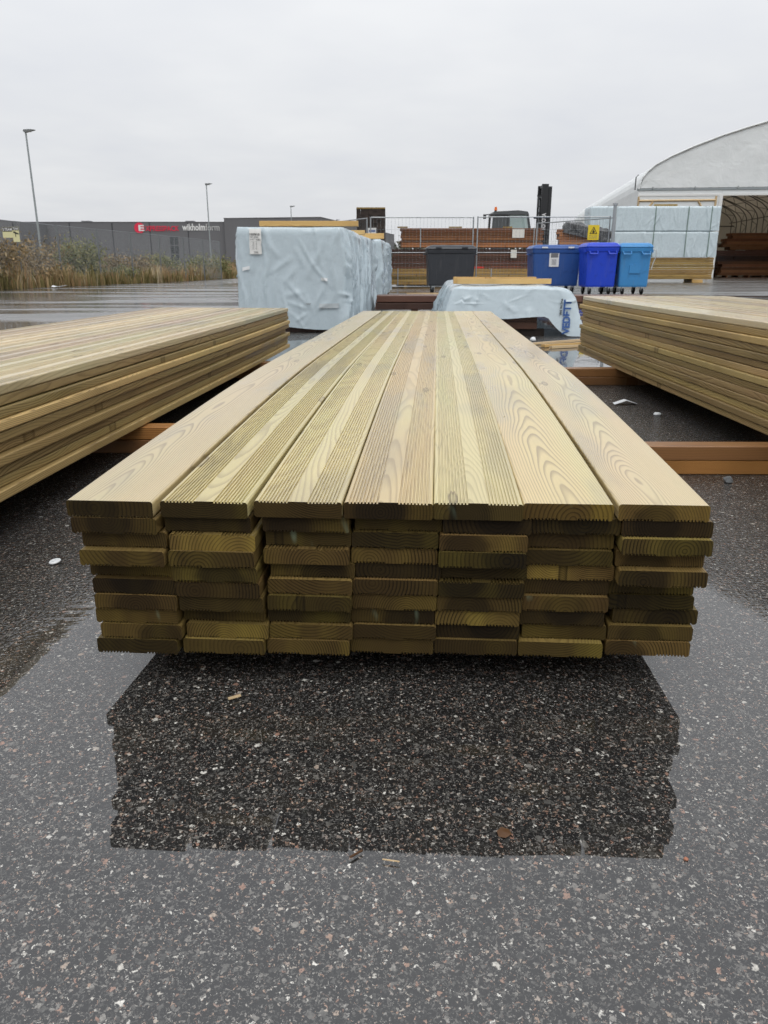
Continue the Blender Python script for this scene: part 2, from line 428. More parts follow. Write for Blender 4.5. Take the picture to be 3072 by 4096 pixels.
crgh = t.m('MAXIMUM', t.mixf(pud, .15, .012), t.m('MULTIPLY', far, t.m('ADD', .10, t.m('MULTIPLY', strk, .30))))
p = t.principled(Base_Color=bc, Roughness=.62, Specular_IOR_Level=.15, Coat_IOR=1.76, Coat_Normal=cn)
t.set(p.inputs['Coat Weight'], t.m('MAXIMUM', t.mixf(pud, .62, 1.0), far))
t.set(p.inputs['Coat Roughness'], crgh)
t.out(p.outputs[0]); MAT['wet_asphalt'] = m

m, t = new_mat('field_soil')
pos = t.n('ShaderNodeNewGeometry').outputs['Position']
c = t.ramp(t.noise(pos, .25, 5, .6), [(.3, (.05, .045, .02)), (.5, (.09, .075, .035)), (.7, (.12, .10, .05))])
p = t.principled(Base_Color=c, Roughness=.9, Normal=t.bump(t.noise(pos, 3, 4), .6, .1))
t.out(p.outputs[0]); MAT['field_soil'] = m

# ------------------------------------------------------------------ mesh helpers
class MB:
    def __init__(self):
        self.v = []; self.f = []; self.mi = []
        self.M = None
    def add(self, vs, fs, mi=0):
        o = len(self.v)
        if self.M is not None:
            vs = [tuple(self.M @ Vector(q)) for q in vs]
        self.v += [tuple(q) for q in vs]
        self.f += [tuple(i + o for i in f) for f in fs]
        self.mi += [mi] * len(fs)
        return self
    def box(self, x0, y0, z0, x1, y1, z1, mi=0, bev=0):
        if bev:
            pr = [(x0 + bev, z0), (x1 - bev, z0), (x1, z0 + bev), (x1, z1 - bev), (x1 - bev, z1), (x0 + bev, z1), (x0, z1 - bev), (x0, z0 + bev)]
            return self.prism_y(pr, y0, y1, mi)
        vs = [(x0, y0, z0), (x1, y0, z0), (x1, y1, z0), (x0, y1, z0), (x0, y0, z1), (x1, y0, z1), (x1, y1, z1), (x0, y1, z1)]
        return self.add(vs, [(0, 3, 2, 1), (4, 5, 6, 7), (0, 1, 5, 4), (1, 2, 6, 5), (2, 3, 7, 6), (3, 0, 4, 7)], mi)
    def prism_y(self, pr, y0, y1, mi=0):
        n = len(pr)
        vs = [(x, y0, z) for x, z in pr] + [(x, y1, z) for x, z in pr]
        fs = [tuple(range(n)), tuple(range(2 * n - 1, n - 1, -1))]
        fs += [(i, i + n, (i + 1) % n + n, (i + 1) % n) for i in range(n)]
        return self.add(vs, fs, mi)
    def prism_z(self, pr, z0, z1, mi=0):
        n = len(pr)
        vs = [(x, y, z0) for x, y in pr] + [(x, y, z1) for x, y in pr]
        fs = [tuple(range(n - 1, -1, -1)), tuple(range(n, 2 * n))]
        fs += [(i, (i + 1) % n, (i + 1) % n + n, i + n) for i in range(n)]
        return self.add(vs, fs, mi)
    def tube(self, pts, r, seg=6, mi=0, cap=True, r1=None):
        pts = [Vector(p) for p in pts]
        n = len(pts)
        rings = []
        for i, p in enumerate(pts):
            d = (pts[min(i + 1, n - 1)] - pts[max(i - 1, 0)]).normalized()
            a = Vector((0, 0, 1)) if abs(d.z) < .9 else Vector((1, 0, 0))
            u = d.cross(a).normalized(); w = d.cross(u)
            rr = r if r1 is None else r + (r1 - r) * i / (n - 1)
            rings.append([p + (u * math.cos(2 * math.pi * k / seg) + w * math.sin(2 * math.pi * k / seg)) * rr for k in range(seg)])
        vs = [q for g in rings for q in g]
        fs = []
        for i in range(n - 1):
            for k in range(seg):
                a = i * seg + k; b = i * seg + (k + 1) % seg
                fs.append((a, b, b + seg, a + seg))
        if cap:
            fs.append(tuple(range(seg - 1, -1, -1))); fs.append(tuple(range((n - 1) * seg, n * seg)))
        return self.add(vs, fs, mi)
    def wheel(self, c, r, w, seg=18, mi=0):
        """cylinder whose axis runs along x"""
        vs = []
        for x in (-w / 2, -w / 2 + .008, w / 2 - .008, w / 2):
            rr = r if abs(x) < w / 2 - .001 else r - .01
            vs += [(c[0] + x, c[1] + math.cos(2 * math.pi * k / seg) * rr, c[2] + math.sin(2 * math.pi * k / seg) * rr) for k in range(seg)]
        fs = []
        for i in range(3):
            fs += [(i * seg + k, i * seg + (k + 1) % seg, (i + 1) * seg + (k + 1) % seg, (i + 1) * seg + k) for k in range(seg)]
        fs += [tuple(range(seg - 1, -1, -1)), tuple(range(3 * seg, 4 * seg))]
        return self.add(vs, fs, mi)
    def mesh(self, name, mats, smooth=False):
        me = bpy.data.meshes.new(name)
        me.from_pydata(self.v, [], self.f)
        for k in (mats if isinstance(mats, (list, tuple)) else [mats]):
            me.materials.append(MAT[k])
        if any(self.mi):
            me.polygons.foreach_set('material_index', self.mi)
        if smooth:
            me.polygons.foreach_set('use_smooth', [True] * len(me.polygons))
        me.update()
        return me
    def build(self, name, mats, parent=None, smooth=False):
        return link(name, self.mesh(name, mats, smooth), parent)

def link(name, data, parent=None):
    o = bpy.data.objects.new(name, data)
    col.objects.link(o)
    if parent is not None:
        o.parent = parent
    return o

def tag(o, label, cat, group=None, kind=None):
    o['label'] = label
    o['category'] = cat
    if group: o['group'] = group
    if kind: o['kind'] = kind
    return o

def empty(name, loc, rz=0, label=None, cat=None, group=None):
    o = link(name, None)
    o.location = loc
    o.rotation_euler = (0, 0, rz)
    o.empty_display_size = .1
    if label: tag(o, label, cat, group)
    return o

def text_geo(s, size, bold=0.0, extrude=0.0, align='LEFT'):
    cu = bpy.data.curves.new('tmp', 'FONT')
    cu.body = s; cu.size = size; cu.offset = bold; cu.extrude = extrude; cu.resolution_u = 3
    cu.align_x = align
    ob = bpy.data.objects.new('tmp', cu)
    col.objects.link(ob)
    dg = bpy.context.evaluated_depsgraph_get()
    me = bpy.data.meshes.new_from_object(ob.evaluated_get(dg))
    vs = [tuple(v.co) for v in me.vertices]; fs = [tuple(p.vertices) for p in me.polygons]
    bpy.data.objects.remove(ob); bpy.data.curves.remove(cu); bpy.data.meshes.remove(me)
    return vs, fs

def text_fit(s, x0, x1, z0, z1, bold=0.0):
    """text scaled into a rectangle: list of (x, z) and faces"""
    vs, fs = text_geo(s, 1.0, bold)
    a = np.array(vs)
    mn, mxx = a.min(0), a.max(0)
    q = [(x0 + (v[0] - mn[0]) / (mxx[0] - mn[0]) * (x1 - x0), z0 + (v[1] - mn[1]) / (mxx[1] - mn[1]) * (z1 - z0)) for v in vs]
    return q, fs

def fnoise(*a):
    return mnoise.noise(Vector(a))

# ------------------------------------------------------------------ ground
mb = MB()
mb.add([(-1500, -300, -.03), (1500, -300, -.03), (1500, 2500, -.03), (-1500, 2500, -.03)], [(0, 1, 2, 3)])
g = mb.build('ground', 'field_soil'); tag(g, 'bare soil and field beyond the yard', 'ground', kind='structure')
mb = MB()
edge_pts = [(-13.9, 12), (-13.2, 22), (-12.3, 29), (-11.2, 37), (-10.6, 42), (-10.2, 52), (-9.5, 75)]
pts = [(-14, -8)] + edge_pts + [(70, 75), (70, -8)]
mb.add([(x, y, 0) for x, y in pts], [tuple(range(len(pts) - 1, -1, -1))])
g = mb.build('asphalt_yard', 'wet_asphalt'); tag(g, 'wet dark asphalt of the timber yard with standing water', 'asphalt', kind='structure')

# ------------------------------------------------------------------ decking boards
BW, BT, BL = .1418, .0275, 4.8

def board_profile(side):
    """closed outline (x, z), anticlockwise from the lower left; ribs on 'up' or 'down' side"""
    h, r = BW / 2, .0046
    def arc(cx, cz, a0):
        return [(cx + r * math.cos(R(a0 + k * 30)), cz + r * math.sin(R(a0 + k * 30))) for k in range(4)]
    gx = []
    for c in (-.0395, .0395):
        for k in range(9):
            gx.append(c + (k - 4) * .0055)
    def ribs(z, dz):
        o = []
        for x in gx:
            o += [(x - .0018, z), (x - .0012, z + dz), (x + .0012, z + dz), (x + .0018, z)]
        return o
    pr = arc(-h + r, r, 180)
    if side == 'down':
        pr += ribs(0, .0030)
    pr += arc(h - r, r, 270) + arc(h - r, BT - r, 0)
    if side == 'up':
        pr += ribs(BT, -.0026)[::-1]
    pr += arc(-h + r, BT - r, 90)
    return pr

def board_mesh(name, side, stations, bend, mats, cup=0.0):
    pr = board_profile(side) if side else board_profile('none')
    n = len(pr)
    vs, fs, mi = [], [], []
    for y in stations:
        b = bend(y)
        vs += [(x, y, z + b + cup * ((x / (BW / 2)) ** 2 - .5)) for x, z in pr]
    for i in range(len(stations) - 1):
        for k in range(n):
            a = i * n + k; c = i * n + (k + 1) % n
            fs.append((a, c, c + n, a + n)); mi.append(0)
    fs.append(tuple(range(n))[::-1]); mi.append(1)
    fs.append(tuple(range((len(stations) - 1) * n, len(stations) * n))); mi.append(1)
    # every face is turned outwards below
    me = bpy.data.meshes.new(name)
    me.from_pydata(vs, [], fs)
    for k in mats:
        me.materials.append(MAT[k])
    me.polygons.foreach_set('material_index', mi)
    import bmesh
    bm = bmesh.new(); bm.from_mesh(me)
    bmesh.ops.recalc_face_normals(bm, faces=bm.faces)
    bm.to_mesh(me); bm.free()
    return me

droop = lambda y: -.044 * max(0.0, (1.62 - y) / 1.62) ** 1.7
st_c = [0, .15, .3, .5, .7, .9, 1.1, 1.35, 1.62, 2.4, 3.6, BL]
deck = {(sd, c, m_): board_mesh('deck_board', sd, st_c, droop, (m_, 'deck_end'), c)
        for sd in ('up', 'down') for c in (-.0006, .0007) for m_ in ('deck_wood', 'deck_ribbed', 'deck_shaded')}
YAW_C = -.0675
# left edges of the boards, in metres from the middle of the stack, read off row by row
ROWX = [[133, 340, 545, 742, 935, 1130, 1335], [145, 347, 562, 765, 950, 1142, 1341], [165, 362, 568, 755, 947, 1140, 1337],
        [168, 363, 566, 758, 942, 1132, 1330], [180, 371, 580, 757, 945, 1125, 1319], [193, 376, 576, 757, 940, 1126, 1312],
        [200, 387, 577, 760, 942, 1129, 1316], [202, 390, 576, 758, 939, 1122, 1326], [215, 401, 582, 761, 940, 1128, 1312],
        [209, 396, 578, 758, 937, 1117, 1305]]
PRO = [[0, 0, -.5, 0, .3, 0, .5], [.5, -1.5, -2, -3.5, -1, -1.5, .5], [-1.5, .8, -3.5, -2, .3, -3, 2.5],
       [1.5, 2, -1, -2.2, 1, -1.5, -1], [-3, 1.5, -2.8, -2.5, -2.5, -2.3, 2.5], [-.5, 1.5, -1, -1, 0, -2.8, -3.5],
       [.3, 1.2, .3, -1.2, -.3, -1, -2.8], [-.3, -2.5, -2, -1.8, -.8, -1.5, -3.2], [.3, -.5, -.3, -.5, -2, -2, -1.5],
       [.8, .6, .5, -.8, -.5, .5, -.8]]
UP = {(0, 1), (0, 2), (0, 3), (0, 4), (2, 1), (3, 2), (5, 1), (5, 4), (8, 4)}
TOPC = [(.94, .92, .90, 1), (1.0, 1.03, .92, 1), (.98, .97, .93, 1), (1.0, .94, .90, 1), (.96, 1.03, .98, 1), (1.03, .99, .88, 1), (.96, .91, .93, 1)]
BRIGHT = {(3, 0), (2, 6), (4, 6), (5, 3), (5, 2), (9, 5), (4, 5), (3, 3), (9, 1)}
ORD = ['first', 'second', 'third', 'fourth', 'fifth', 'sixth', 'seventh', 'eighth', 'ninth', 'tenth', 'eleventh', 'twelfth', 'thirteenth', 'fourteenth']
LAY = ['top layer'] + [ORD[k] + ' layer from the top' for k in range(1, 14)]
BASE_Z = .1045
for r in range(10):
    zr = BASE_Z + (9 - r) * .0280
    depth = 1.21 + (1.318 - 1.21) * r / 9
    lastx = -9
    for c in range(7):
        xl = (ROWX[r][c] - 829.5) / 1650 * depth
        xl = max(xl, lastx + .0008)
        lastx = xl + BW
        xc = xl + BW / 2
        yf = 1.158 - .009 * (c - 3) / 3 * 1.0 + .0022 * r - PRO[r][c] * .0055
        side = 'up' if (r, c) in UP else 'down'
        o = link('decking_board', deck[(side, rng.choice((-.0006, .0007)), ('deck_ribbed' if side == 'up' else 'deck_wood') if r == 0 else 'deck_shaded')])
        yaw = YAW_C + rng.uniform(-.0012, .0012) - (c - 3) * -.0022
        o.location = (xc, yf, zr)
        o.rotation_euler = (0, rng.uniform(-.002, .002), yaw)
        face = 'ribbed face up' if side == 'up' else 'smooth face up'
        lab = f"{ORD[c]} board from the left, {LAY[r]}, middle decking stack"
        if r == 0:
            lab = f"pale wet decking board, {face}, {ORD[c]} from the left on top of middle stack"
        if r == 0:
            o.color = TOPC[c]
        else:
            k_ = rng.uniform(.66, 1.02); gz = rng.uniform(-.05, .06)
            if (r, c) in BRIGHT: k_ = 1.4
            o.color = (k_ * (1 - gz * .6), k_ * (1 + gz * .5), k_ * (1 - gz), 1)
        tag(o, lab, 'board', 'loose boards of the middle decking stack')

# side stacks: same boards, stacked straight
st_s = [0, 1.6, 3.2, BL]
def bowed(k):
    return lambda y: .0009 * math.sin(y * (1.1 + .4 * k) + 2.1 * k) + .003 * math.sin(y * 1.3)
st_s = [0, .6, 1.2, 1.8, 2.4, 3.0, 3.6, 4.2, BL]
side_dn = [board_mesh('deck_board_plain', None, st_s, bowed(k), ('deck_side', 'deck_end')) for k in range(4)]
top_plain = board_mesh('deck_board_top', None, st_s, bowed(0), ('deck_wood', 'deck_end'))
top_ribs = board_mesh('deck_board_top', 'up', st_s, bowed(1), ('deck_ribbed', 'deck_end'))

def side_stack(x_near, y_near, yaw, layers, z0, pitch, inner_right, which, seed):
    """inner_right: the visible long face is the stack's right side"""
    rr = random.Random(seed)
    for k in range(layers):
        z = z0 + k * pitch
        shift = rr.uniform(-.013, .013)
        ysh = rr.uniform(-.03, .03)
        gap_layer = .0
        for c in range(7):
            off = (c + .5) * (BW + .0045) + shift + rr.uniform(-.0012, .0012)
            lx = -off if inner_right else off
            ly = ysh + rr.uniform(-.03, .03)
            x = x_near + lx * math.cos(yaw) - ly * math.sin(yaw)
            y = y_near + lx * math.sin(yaw) + ly * math.cos(yaw)
            top = k == layers - 1
            me = (top_plain if rr.random() < .25 else top_ribs) if top else rr.choice(side_dn)
            o = link('decking_board', me)
            o.location = (x, y, z)
            o.rotation_euler = (0, rr.uniform(-.0015, .0015), yaw + rr.uniform(-.001, .001))
            kk = rr.uniform(.82, 1.14); gz = rr.uniform(-.06, .025)
            if top: kk = rr.uniform(.86, 1.08)
            o.color = (kk, kk * (1 + gz), kk * (1.12 - gz), 1)
            lay = LAY[layers - 1 - k]
            near = f"{ORD[c]} from the aisle side" if c else "lining the aisle"
            tag(o, f"decking board {near}, {lay}, {which} stack", 'board', f'loose boards of the {which} decking stack')

side_stack(-1.052, 1.27, -.066, 10, .1045, .0298, True, 'left-hand', 3)
side_stack(1.385, .93, -.010, 14, .1045, .0284, False, 'right-hand', 5)

# ------------------------------------------------------------------ bearers
def beam(name, x0, x1, y, z, w, h, yaw, mat, label, cat='beam', group=None):
    mb = MB().box(0, -w / 2, 0, 1, w / 2, h)
    L = x1 - x0
    # long axis is local y so that the grain follows it
    mb = MB().box(-w / 2, 0, 0, w / 2, L, h, bev=.003)
    o = mb.build(name, mat)
    o.location = (x0, y, z)
    o.rotation_euler = (0, 0, -math.pi / 2 + yaw)
    return tag(o, label, cat, group)
gb = 'brown bearers laid on the asphalt under the stacks'
beam('bearer', .15, 2.55, 2.655, .0, .078, .051, -.012, 'bearer_wood', 'lower orange bearer between middle and right-hand stack, nearest pair', group=gb)
beam('bearer', .18, 2.6, 2.652, .0515, .078, .051, -.012, 'beam_wood', 'upper brown bearer between middle and right-hand stack, nearest pair', group=gb)
beam('bearer', -2.15, .05, 2.955, .0, .078, .051, .012, 'beam_wood', 'lower brown bearer under left-hand stack, nearest pair', group=gb)
beam('bearer', -2.12, .08, 2.965, .0515, .078, .051, .012, 'bearer_wood', 'upper brown bearer under left-hand stack, nearest pair', group=gb)
beam('bearer', .35, 2.6, 4.80, .0, .08, .051, -.01, 'beam_wood', 'lower bearer of the farther pair by the right-hand stack', group=gb)
beam('bearer', .38, 2.6, 4.80, .0515, .08, .051, -.01, 'beam_wood', 'upper bearer of the farther pair by the right-hand stack', group=gb)
beam('bearer', -1.9, .25, 5.10, .0, .08, .051, .008, 'beam_wood', 'lower bearer of the farther pair by the left-hand stack', group=gb)
beam('bearer', -1.9, .28, 5.10, .0515, .08, .051, .008, 'beam_wood', 'upper bearer of the farther pair by the left-hand stack', group=gb)

# ------------------------------------------------------------------ wrapped bundles
def ridge(v):
    return max(0.0, 1 - abs(v) * 3.2)

class Tarp:
    """plastic cover over a block w x l x h: front face at local y=0, x centred"""
    def __init__(s, w, l, h, seed, amp=.02, flare=.02, z0=.0, hem=None, nper=220, nrow=34, side_boost=1.0, rad=.03, sag=.01, kx=1.0):
        s.w, s.l, s.h, s.seed, s.amp, s.flare, s.z0 = w, l, h, seed, amp, flare, z0
        rc = random.Random(int(seed * 100))
        s.cre = []
        P = 2 * (w + l)
        for _ in range(int(P * 17)):
            u0 = rc.uniform(0, P); z0_ = rc.uniform(0, h)
            kind = rc.random()
            if kind < .58:      # hanging fold
                an = R(90 + rc.gauss(0, 9)); ln = h * rc.uniform(.3, .95); wd = rc.uniform(.016, .055); ht = rc.uniform(.4, 1.2)
            elif kind < .85:    # slanting tension crease
                an = R(rc.choice((35, 50, 125, 145)) + rc.gauss(0, 14)); ln = rc.uniform(.15, .6) * max(.6, h); wd = rc.uniform(.012, .04); ht = rc.uniform(.25, .75)
            else:
                an = R(rc.gauss(0, 12)); ln = rc.uniform(.1, .4); wd = rc.uniform(.012, .03); ht = rc.uniform(.25, .6)
            s.cre.append((u0, z0_, math.cos(an), math.sin(an), ln / 2, wd / kx, ht))
        s.cre.sort()
        s.hem = hem; s.nper = nper; s.nrow = nrow; s.sb = side_boost; s.rad = rad; s.sag = sag; s.kx = kx
    def peri(s, u):
        """u in metres along the outline from the front left corner, anticlockwise seen from above"""
        w, l, r = s.w, s.l, s.rad
        P = 2 * (w + l)
        u %= P
        if u < w: return (-w / 2 + u, 0), (0, -1)
        u -= w
        if u < l: return (w / 2, u), (1, 0)
        u -= l
        if u < w: return (w / 2 - u, l), (0, 1)
        u -= w
        return (-w / 2, l - u), (-1, 0)
    def soft(s, u):
        p, n = s.peri(u)
        a, na = s.peri(u - s.rad); b, nb = s.peri(u + s.rad)
        q = ((a[0] + 2 * p[0] + b[0]) / 4, (a[1] + 2 * p[1] + b[1]) / 4)
        nn = Vector((na[0] + nb[0] + n[0], na[1] + nb[1] + n[1])).normalized()
        return q, nn
    def pt(s, u, v, lift=0.0):
        (x, y), n = s.soft(u)
        sd, k = s.seed, s.kx
        h0 = s.z0 if s.hem is None else s.hem(u)
        zz = h0 + (s.h - h0) * v
        cr = 0.0
        wu = u + .09 * fnoise(u * 1.2, zz * 2.2, sd) + .015 * fnoise(u * 3, zz * 8, sd)
        for (u0, z0_, ca, sa, hl, wd, ht) in s.cre:
            if abs(u0 - u) > hl + .12: continue
            du, dz = wu - u0, zz - z0_
            al = du * ca + dz * sa
            ac = abs(du * sa - dz * ca)
            if ac > wd or abs(al) > hl: continue
            cr += ht * (1 - ac / wd) ** 1.3 * (1 - (al / hl) ** 2)
        c = fnoise(u * .8 * k, v * .8, sd + 15) + .45 * abs(fnoise(u * 4.2 * k, v * 2.3 + u * .6, sd + 19)) + .22 * abs(fnoise(u * 9 * k, v * 4.5 - u, sd + 29))
        bo = s.sb if abs(n.x) > .5 else 1.0
        d = s.amp * bo * (min(cr, 1.6) + .55 * c * (1 - v ** 4))
        d += s.flare * (1 - v) ** 1.5
        ztop = s.h + s.sag * fnoise(x * 2.5, y * 1.2, sd + 22)
        z = h0 + (ztop - h0) * v
        if v > .93:
            d -= s.rad * .6 * ((v - .93) / .07) ** 2
        return Vector((x + n.x * (d + lift), y + n.y * (d + lift), z))
    def build(s, name, mat, parent):
        P = 2 * (s.w + s.l)
        N, Rw = s.nper, s.nrow
        us = [P * i / N for i in range(N)]
        vs = [s.pt(u, j / Rw) for j in range(Rw + 1) for u in us]
        fs = []
        for j in range(Rw):
            for i in range(N):
                a = j * N + i; b = j * N + (i + 1) % N
                fs.append((a, b, b + N, a + N))
        last = Rw * N
        K = 8
        topring = vs[last:last + N]
        for q in range(1, K + 1):
            f = 1 - q / K
            for p in topring:
                x, y = p.x * f, s.l / 2 + (p.y - s.l / 2) * (f if s.l < 2 * s.w else (.02 + .98 * f))
                vs.append(Vector((x, y, s.h + .3 * s.rad + s.sag * fnoise(x * 2.5, y * 1.2, s.seed + 22) + s.sag * .8 * fnoise(x * 5, y * 4, s.seed + 30))))
            base = len(vs) - N; prev = base - N
            for i in range(N):
                fs.append((prev + i, prev + (i + 1) % N, base + (i + 1) % N, base + i))
        mb = MB(); mb.add(vs, fs)
        return mb.build(name, mat, parent, smooth=True)
    def sheet(s, name, mat, parent, u0, u1, v0, v1, lift=.012, n=8, m=10, skew=0.0):
        mb = MB()
        vs = [s.pt(u0 + (u1 - u0) * i / n, v0 + (v1 - v0) * j / m + skew * i / n, lift) for j in range(m + 1) for i in range(n + 1)]
        fs = [(j * (n + 1) + i, j * (n + 1) + i + 1, (j + 1) * (n + 1) + i + 1, (j + 1) * (n + 1) + i) for j in range(m) for i in range(n)]
        mb.add(vs, fs)
        return mb.build(name, mat, parent, smooth=True)
    def text(s, name, mat, parent, string, u0, u1, v0, v1, lift=.016, bold=0.0, rot=False):
        if rot:      # reads upwards
            q, fs = text_fit(string, 0, 1, 0, 1, bold)
            vs = [s.pt(u1 - (u1 - u0) * b, v0 + (v1 - v0) * a, lift) for a, b in q]
        else:
            q, fs = text_fit(string, u0, u1, v0, v1, bold)
            vs = [s.pt(a, b, lift) for a, b in q]
        mb = MB(); mb.add(vs, fs)
        return mb.build(name, mat, parent)

# large wrapped bundle behind the left-hand stack
wb = empty('wrapped_bundle', (-1.03, 8.80, 0), -.065, 'tall bundle wrapped in pale blue plastic with a long printed label', 'wrapped bundle', 'plastic-wrapped timber bundles')
hem1 = lambda u: .055 + .02 * math.sin(u * 5) + (.03 if u < .5 else 0)
T1 = Tarp(1.17, 4.2, 1.115, 4.2, amp=.020, flare=.03, hem=hem1, nper=620, nrow=60, side_boost=2.2, sag=.012)
T1.cre = [q for q in T1.cre if q[0] > 1.2 or q[6] < .85]
for u0, lean, z_, hl in ((.04, 1, .6, .45), (.085, 2, .5, .5), (.13, 4, .42, .35), (.175, 3, .35, .4), (.225, 5, .4, .3), (.29, 4, .3, .3), (.36, -4, .42, .3), (.45, 3, .5, .22), (.55, -6, .3, .25)):
    T1.cre.append((u0, z_, math.cos(R(90 - lean)), math.sin(R(90 - lean)), hl, .024, .55))
for an, q_, l_ in ((28, .13, .1), (62, .2, .16), (97, .12, .09), (118, .24, .17), (150, .15, .12), (205, .12, .1), (240, .1, .07)):      # gathers above the tape
    T1.cre.append((.80 + q_ * math.cos(R(an)), .22 + q_ * math.sin(R(an)), math.cos(R(an + 7)), math.sin(R(an + 7)), l_, .026, .45))
for x_, z_, an, l_ in ((.50, .72, 38, .2), (.62, .62, 52, .16), (.72, .80, 118, .18), (.86, .72, 60, .22), (.95, .86, 68, .2), (.40, .88, 130, .14), (1.05, .5, 80, .3), (.66, .42, 15, .14)):
    T1.cre.append((x_, z_, math.cos(R(an)), math.sin(R(an)), l_ * .8, .05, .4))
for u0 in (1.25, 1.42, 1.62, 1.85, 2.1, 2.35, 2.7, 3.1, 3.5, 4.0):
    T1.cre.append((u0, .5, math.cos(R(84)), math.sin(R(84)), .6, .09, 1.3))
T1.build('plastic_wrap', 'tarp_blue', wb)
for yy in (.12, 1.9, 3.8):
    MB().box(-.5, yy, .0, .5, yy + .1, .099).build('bearer', 'dark_wood', wb)
MB().box(-.54, .06, .1, .54, 4.1, .13).build('board', 'black_wood', wb)
lab1 = T1.sheet('label_sheet', 'white_sheet', wb, .155, .285, .725, .985, .022)
T1.text('print', 'black_ink', lab1, '107910', .162, .268, .915, .938, .028, .02)
for v0, u0, u1, tx in ((.893, .162, .25, 'SNP 120x28'), (.868, .162, .21, 'SORT'), (.862, .228, .276, '4,80'), (.738, .2, .245, '=====')):
    T1.text('print', 'black_ink' if tx in ('4,80', '=====') else 'grey_ink', lab1, tx, u0, u1, v0, v0 + (.014 if tx != '4,80' else .02), .028)
for k in range(9):
    v0 = .775 + k * .0095
    T1.text('print', 'grey_ink', lab1, '11 480 : 28', .165, .235, v0, v0 + .005, .028)
T1.sheet('tape', 'plastic_white', wb, .06, .145, .555, .59, .02, skew=.015)
T1.sheet('tape', 'plastic_white', wb, .93, 1.0, .49, .52, .02, skew=-.01)
T1.sheet('tape', 'tarp_grey', wb, .90, 1.12, .215, .262, .02)
T1.text('print', 'grey_ink', wb, 'w', .755, .81, .245, .262, .02)

# second wrapped bundle behind it
wb2 = empty('wrapped_bundle', (-.62, 14.35, 0), -.05, 'crumpled plastic-wrapped bundle half hidden behind the tall labelled one', 'wrapped bundle', 'plastic-wrapped timber bundles')
T2 = Tarp(1.15, 4.0, 1.175, 9.3, amp=.035, flare=.02, hem=lambda u: .22 + .02 * math.sin(u * 3), nper=300, nrow=40, side_boost=1.3)
T2.build('plastic_wrap', 'tarp_blue', wb2)
for yy in (.05, 3.5):
    MB().box(-.55, yy, .0, .55, yy + .15, .26).build('bearer', 'dark_wood', wb2)
# planks lying on top of the wrapped bundles
gp = 'yellow planks lying on the wrapped bundles'
beam('plank', -1.40, -.29, 9.22, 1.137, .12, .058, -.02, 'fresh_wood', 'yellow plank across the tall wrapped bundle, nearest one', 'plank', gp)
beam('plank', -1.2, -.27, 11.5, 1.137, .12, .058, -.03, 'fresh_wood', 'yellow plank across the tall wrapped bundle, farther one', 'plank', gp)
beam('plank', -1.0, .0, 14.75, 1.192, .12, .095, -.03, 'fresh_wood', 'yellow plank on the crumpled wrapped bundle', 'plank', gp)

# low open-ended cover behind the middle stack
lb = empty('covered_bundle', (1.26, 8.30, 0), -.05, 'low stack of dark beams under a sagging pale plastic cover with blue print', 'wrapped bundle', 'plastic-wrapped timber bundles')
def hem3(u):
    x = u - .52
    if u > 1.04: return .05
    if x < -.40: return .27 - (x + .40) * -.5
    if x < .36: return .195 + .012 * math.sin(u * 9)
    f = min(1, (x - .36) / .10)
    return .19 * (1 - f) ** 1.5 + .01
T3 = Tarp(1.04, 3.6, .508, 2.6, amp=.016, flare=.0, hem=hem3, nper=420, nrow=40, rad=.05, sag=.012, kx=1.3)
_pt3 = T3.pt
def pt3(u, v, lift=0.0):
    p = _pt3(u, v, lift)
    f = max(0.0, 1 - p.z / .508)
    x = p.x
    p.x += .33 * max(0, x / .52) ** 3 * f ** .30 - .20 * max(0, -x / .52) ** 3 * f ** .8
    p.y -= .10 * f * (1 if p.y < 1.0 else 0)
    return p
T3.pt = pt3
T3.build('plastic_cover', 'tarp_blue', lb)
for k, (xa, xb) in enumerate(((-.40, -.02), (.0, .36))):
    for j in range(2):
        MB().box(xa + .01 * j, .02 + .015 * k, .075 + j * .075, xb, 3.4, .145 + j * .075, bev=.004).build('beam', 'dark_wood', lb)
for yy in (.1, 3.0):
    MB().box(-.45, yy, 0, .45, yy + .1, .072).build('bearer', 'black_wood', lb)
def on_front(X, Z, lift):
    """point of the cover's front at local x, z"""
    lo, hi = .3, 1.10
    for _ in range(14):
        u = (lo + hi) / 2
        h0 = hem3(u)
        p = T3.pt(u, max(0.0, min(1.0, (Z - h0) / (.508 - h0))), lift)
        if p.x < X: lo = u
        else: hi = u
    p.z = Z
    return p
def cover_print(tx, x0, x1, z0, z1, lean, bold, mat='print_blue'):
    q, fs = text_fit(tx, 0, 1, 0, 1, bold)
    mb = MB(); mb.add([on_front(x1 - (x1 - x0) * b + lean * a, z0 + (z1 - z0) * a, .02) for a, b in q], fs)
    mb.build('print', mat, lb)
cover_print('VEDETT', .60, .68, .03, .38, .012, .045)
cover_print('VIRKE TRA TYNA', .570, .592, .22, .39, .012, .04, 'black_ink')
beam('plank', .79, 1.80, 8.62, .527, .07, .055, -.01, 'fresh_wood', 'front yellow plank on the low plastic cover', 'plank', gp)
beam('plank', .76, 1.66, 8.74, .527, .07, .072, -.005, 'fresh_wood', 'rear yellow plank on the low plastic cover', 'plank', gp)

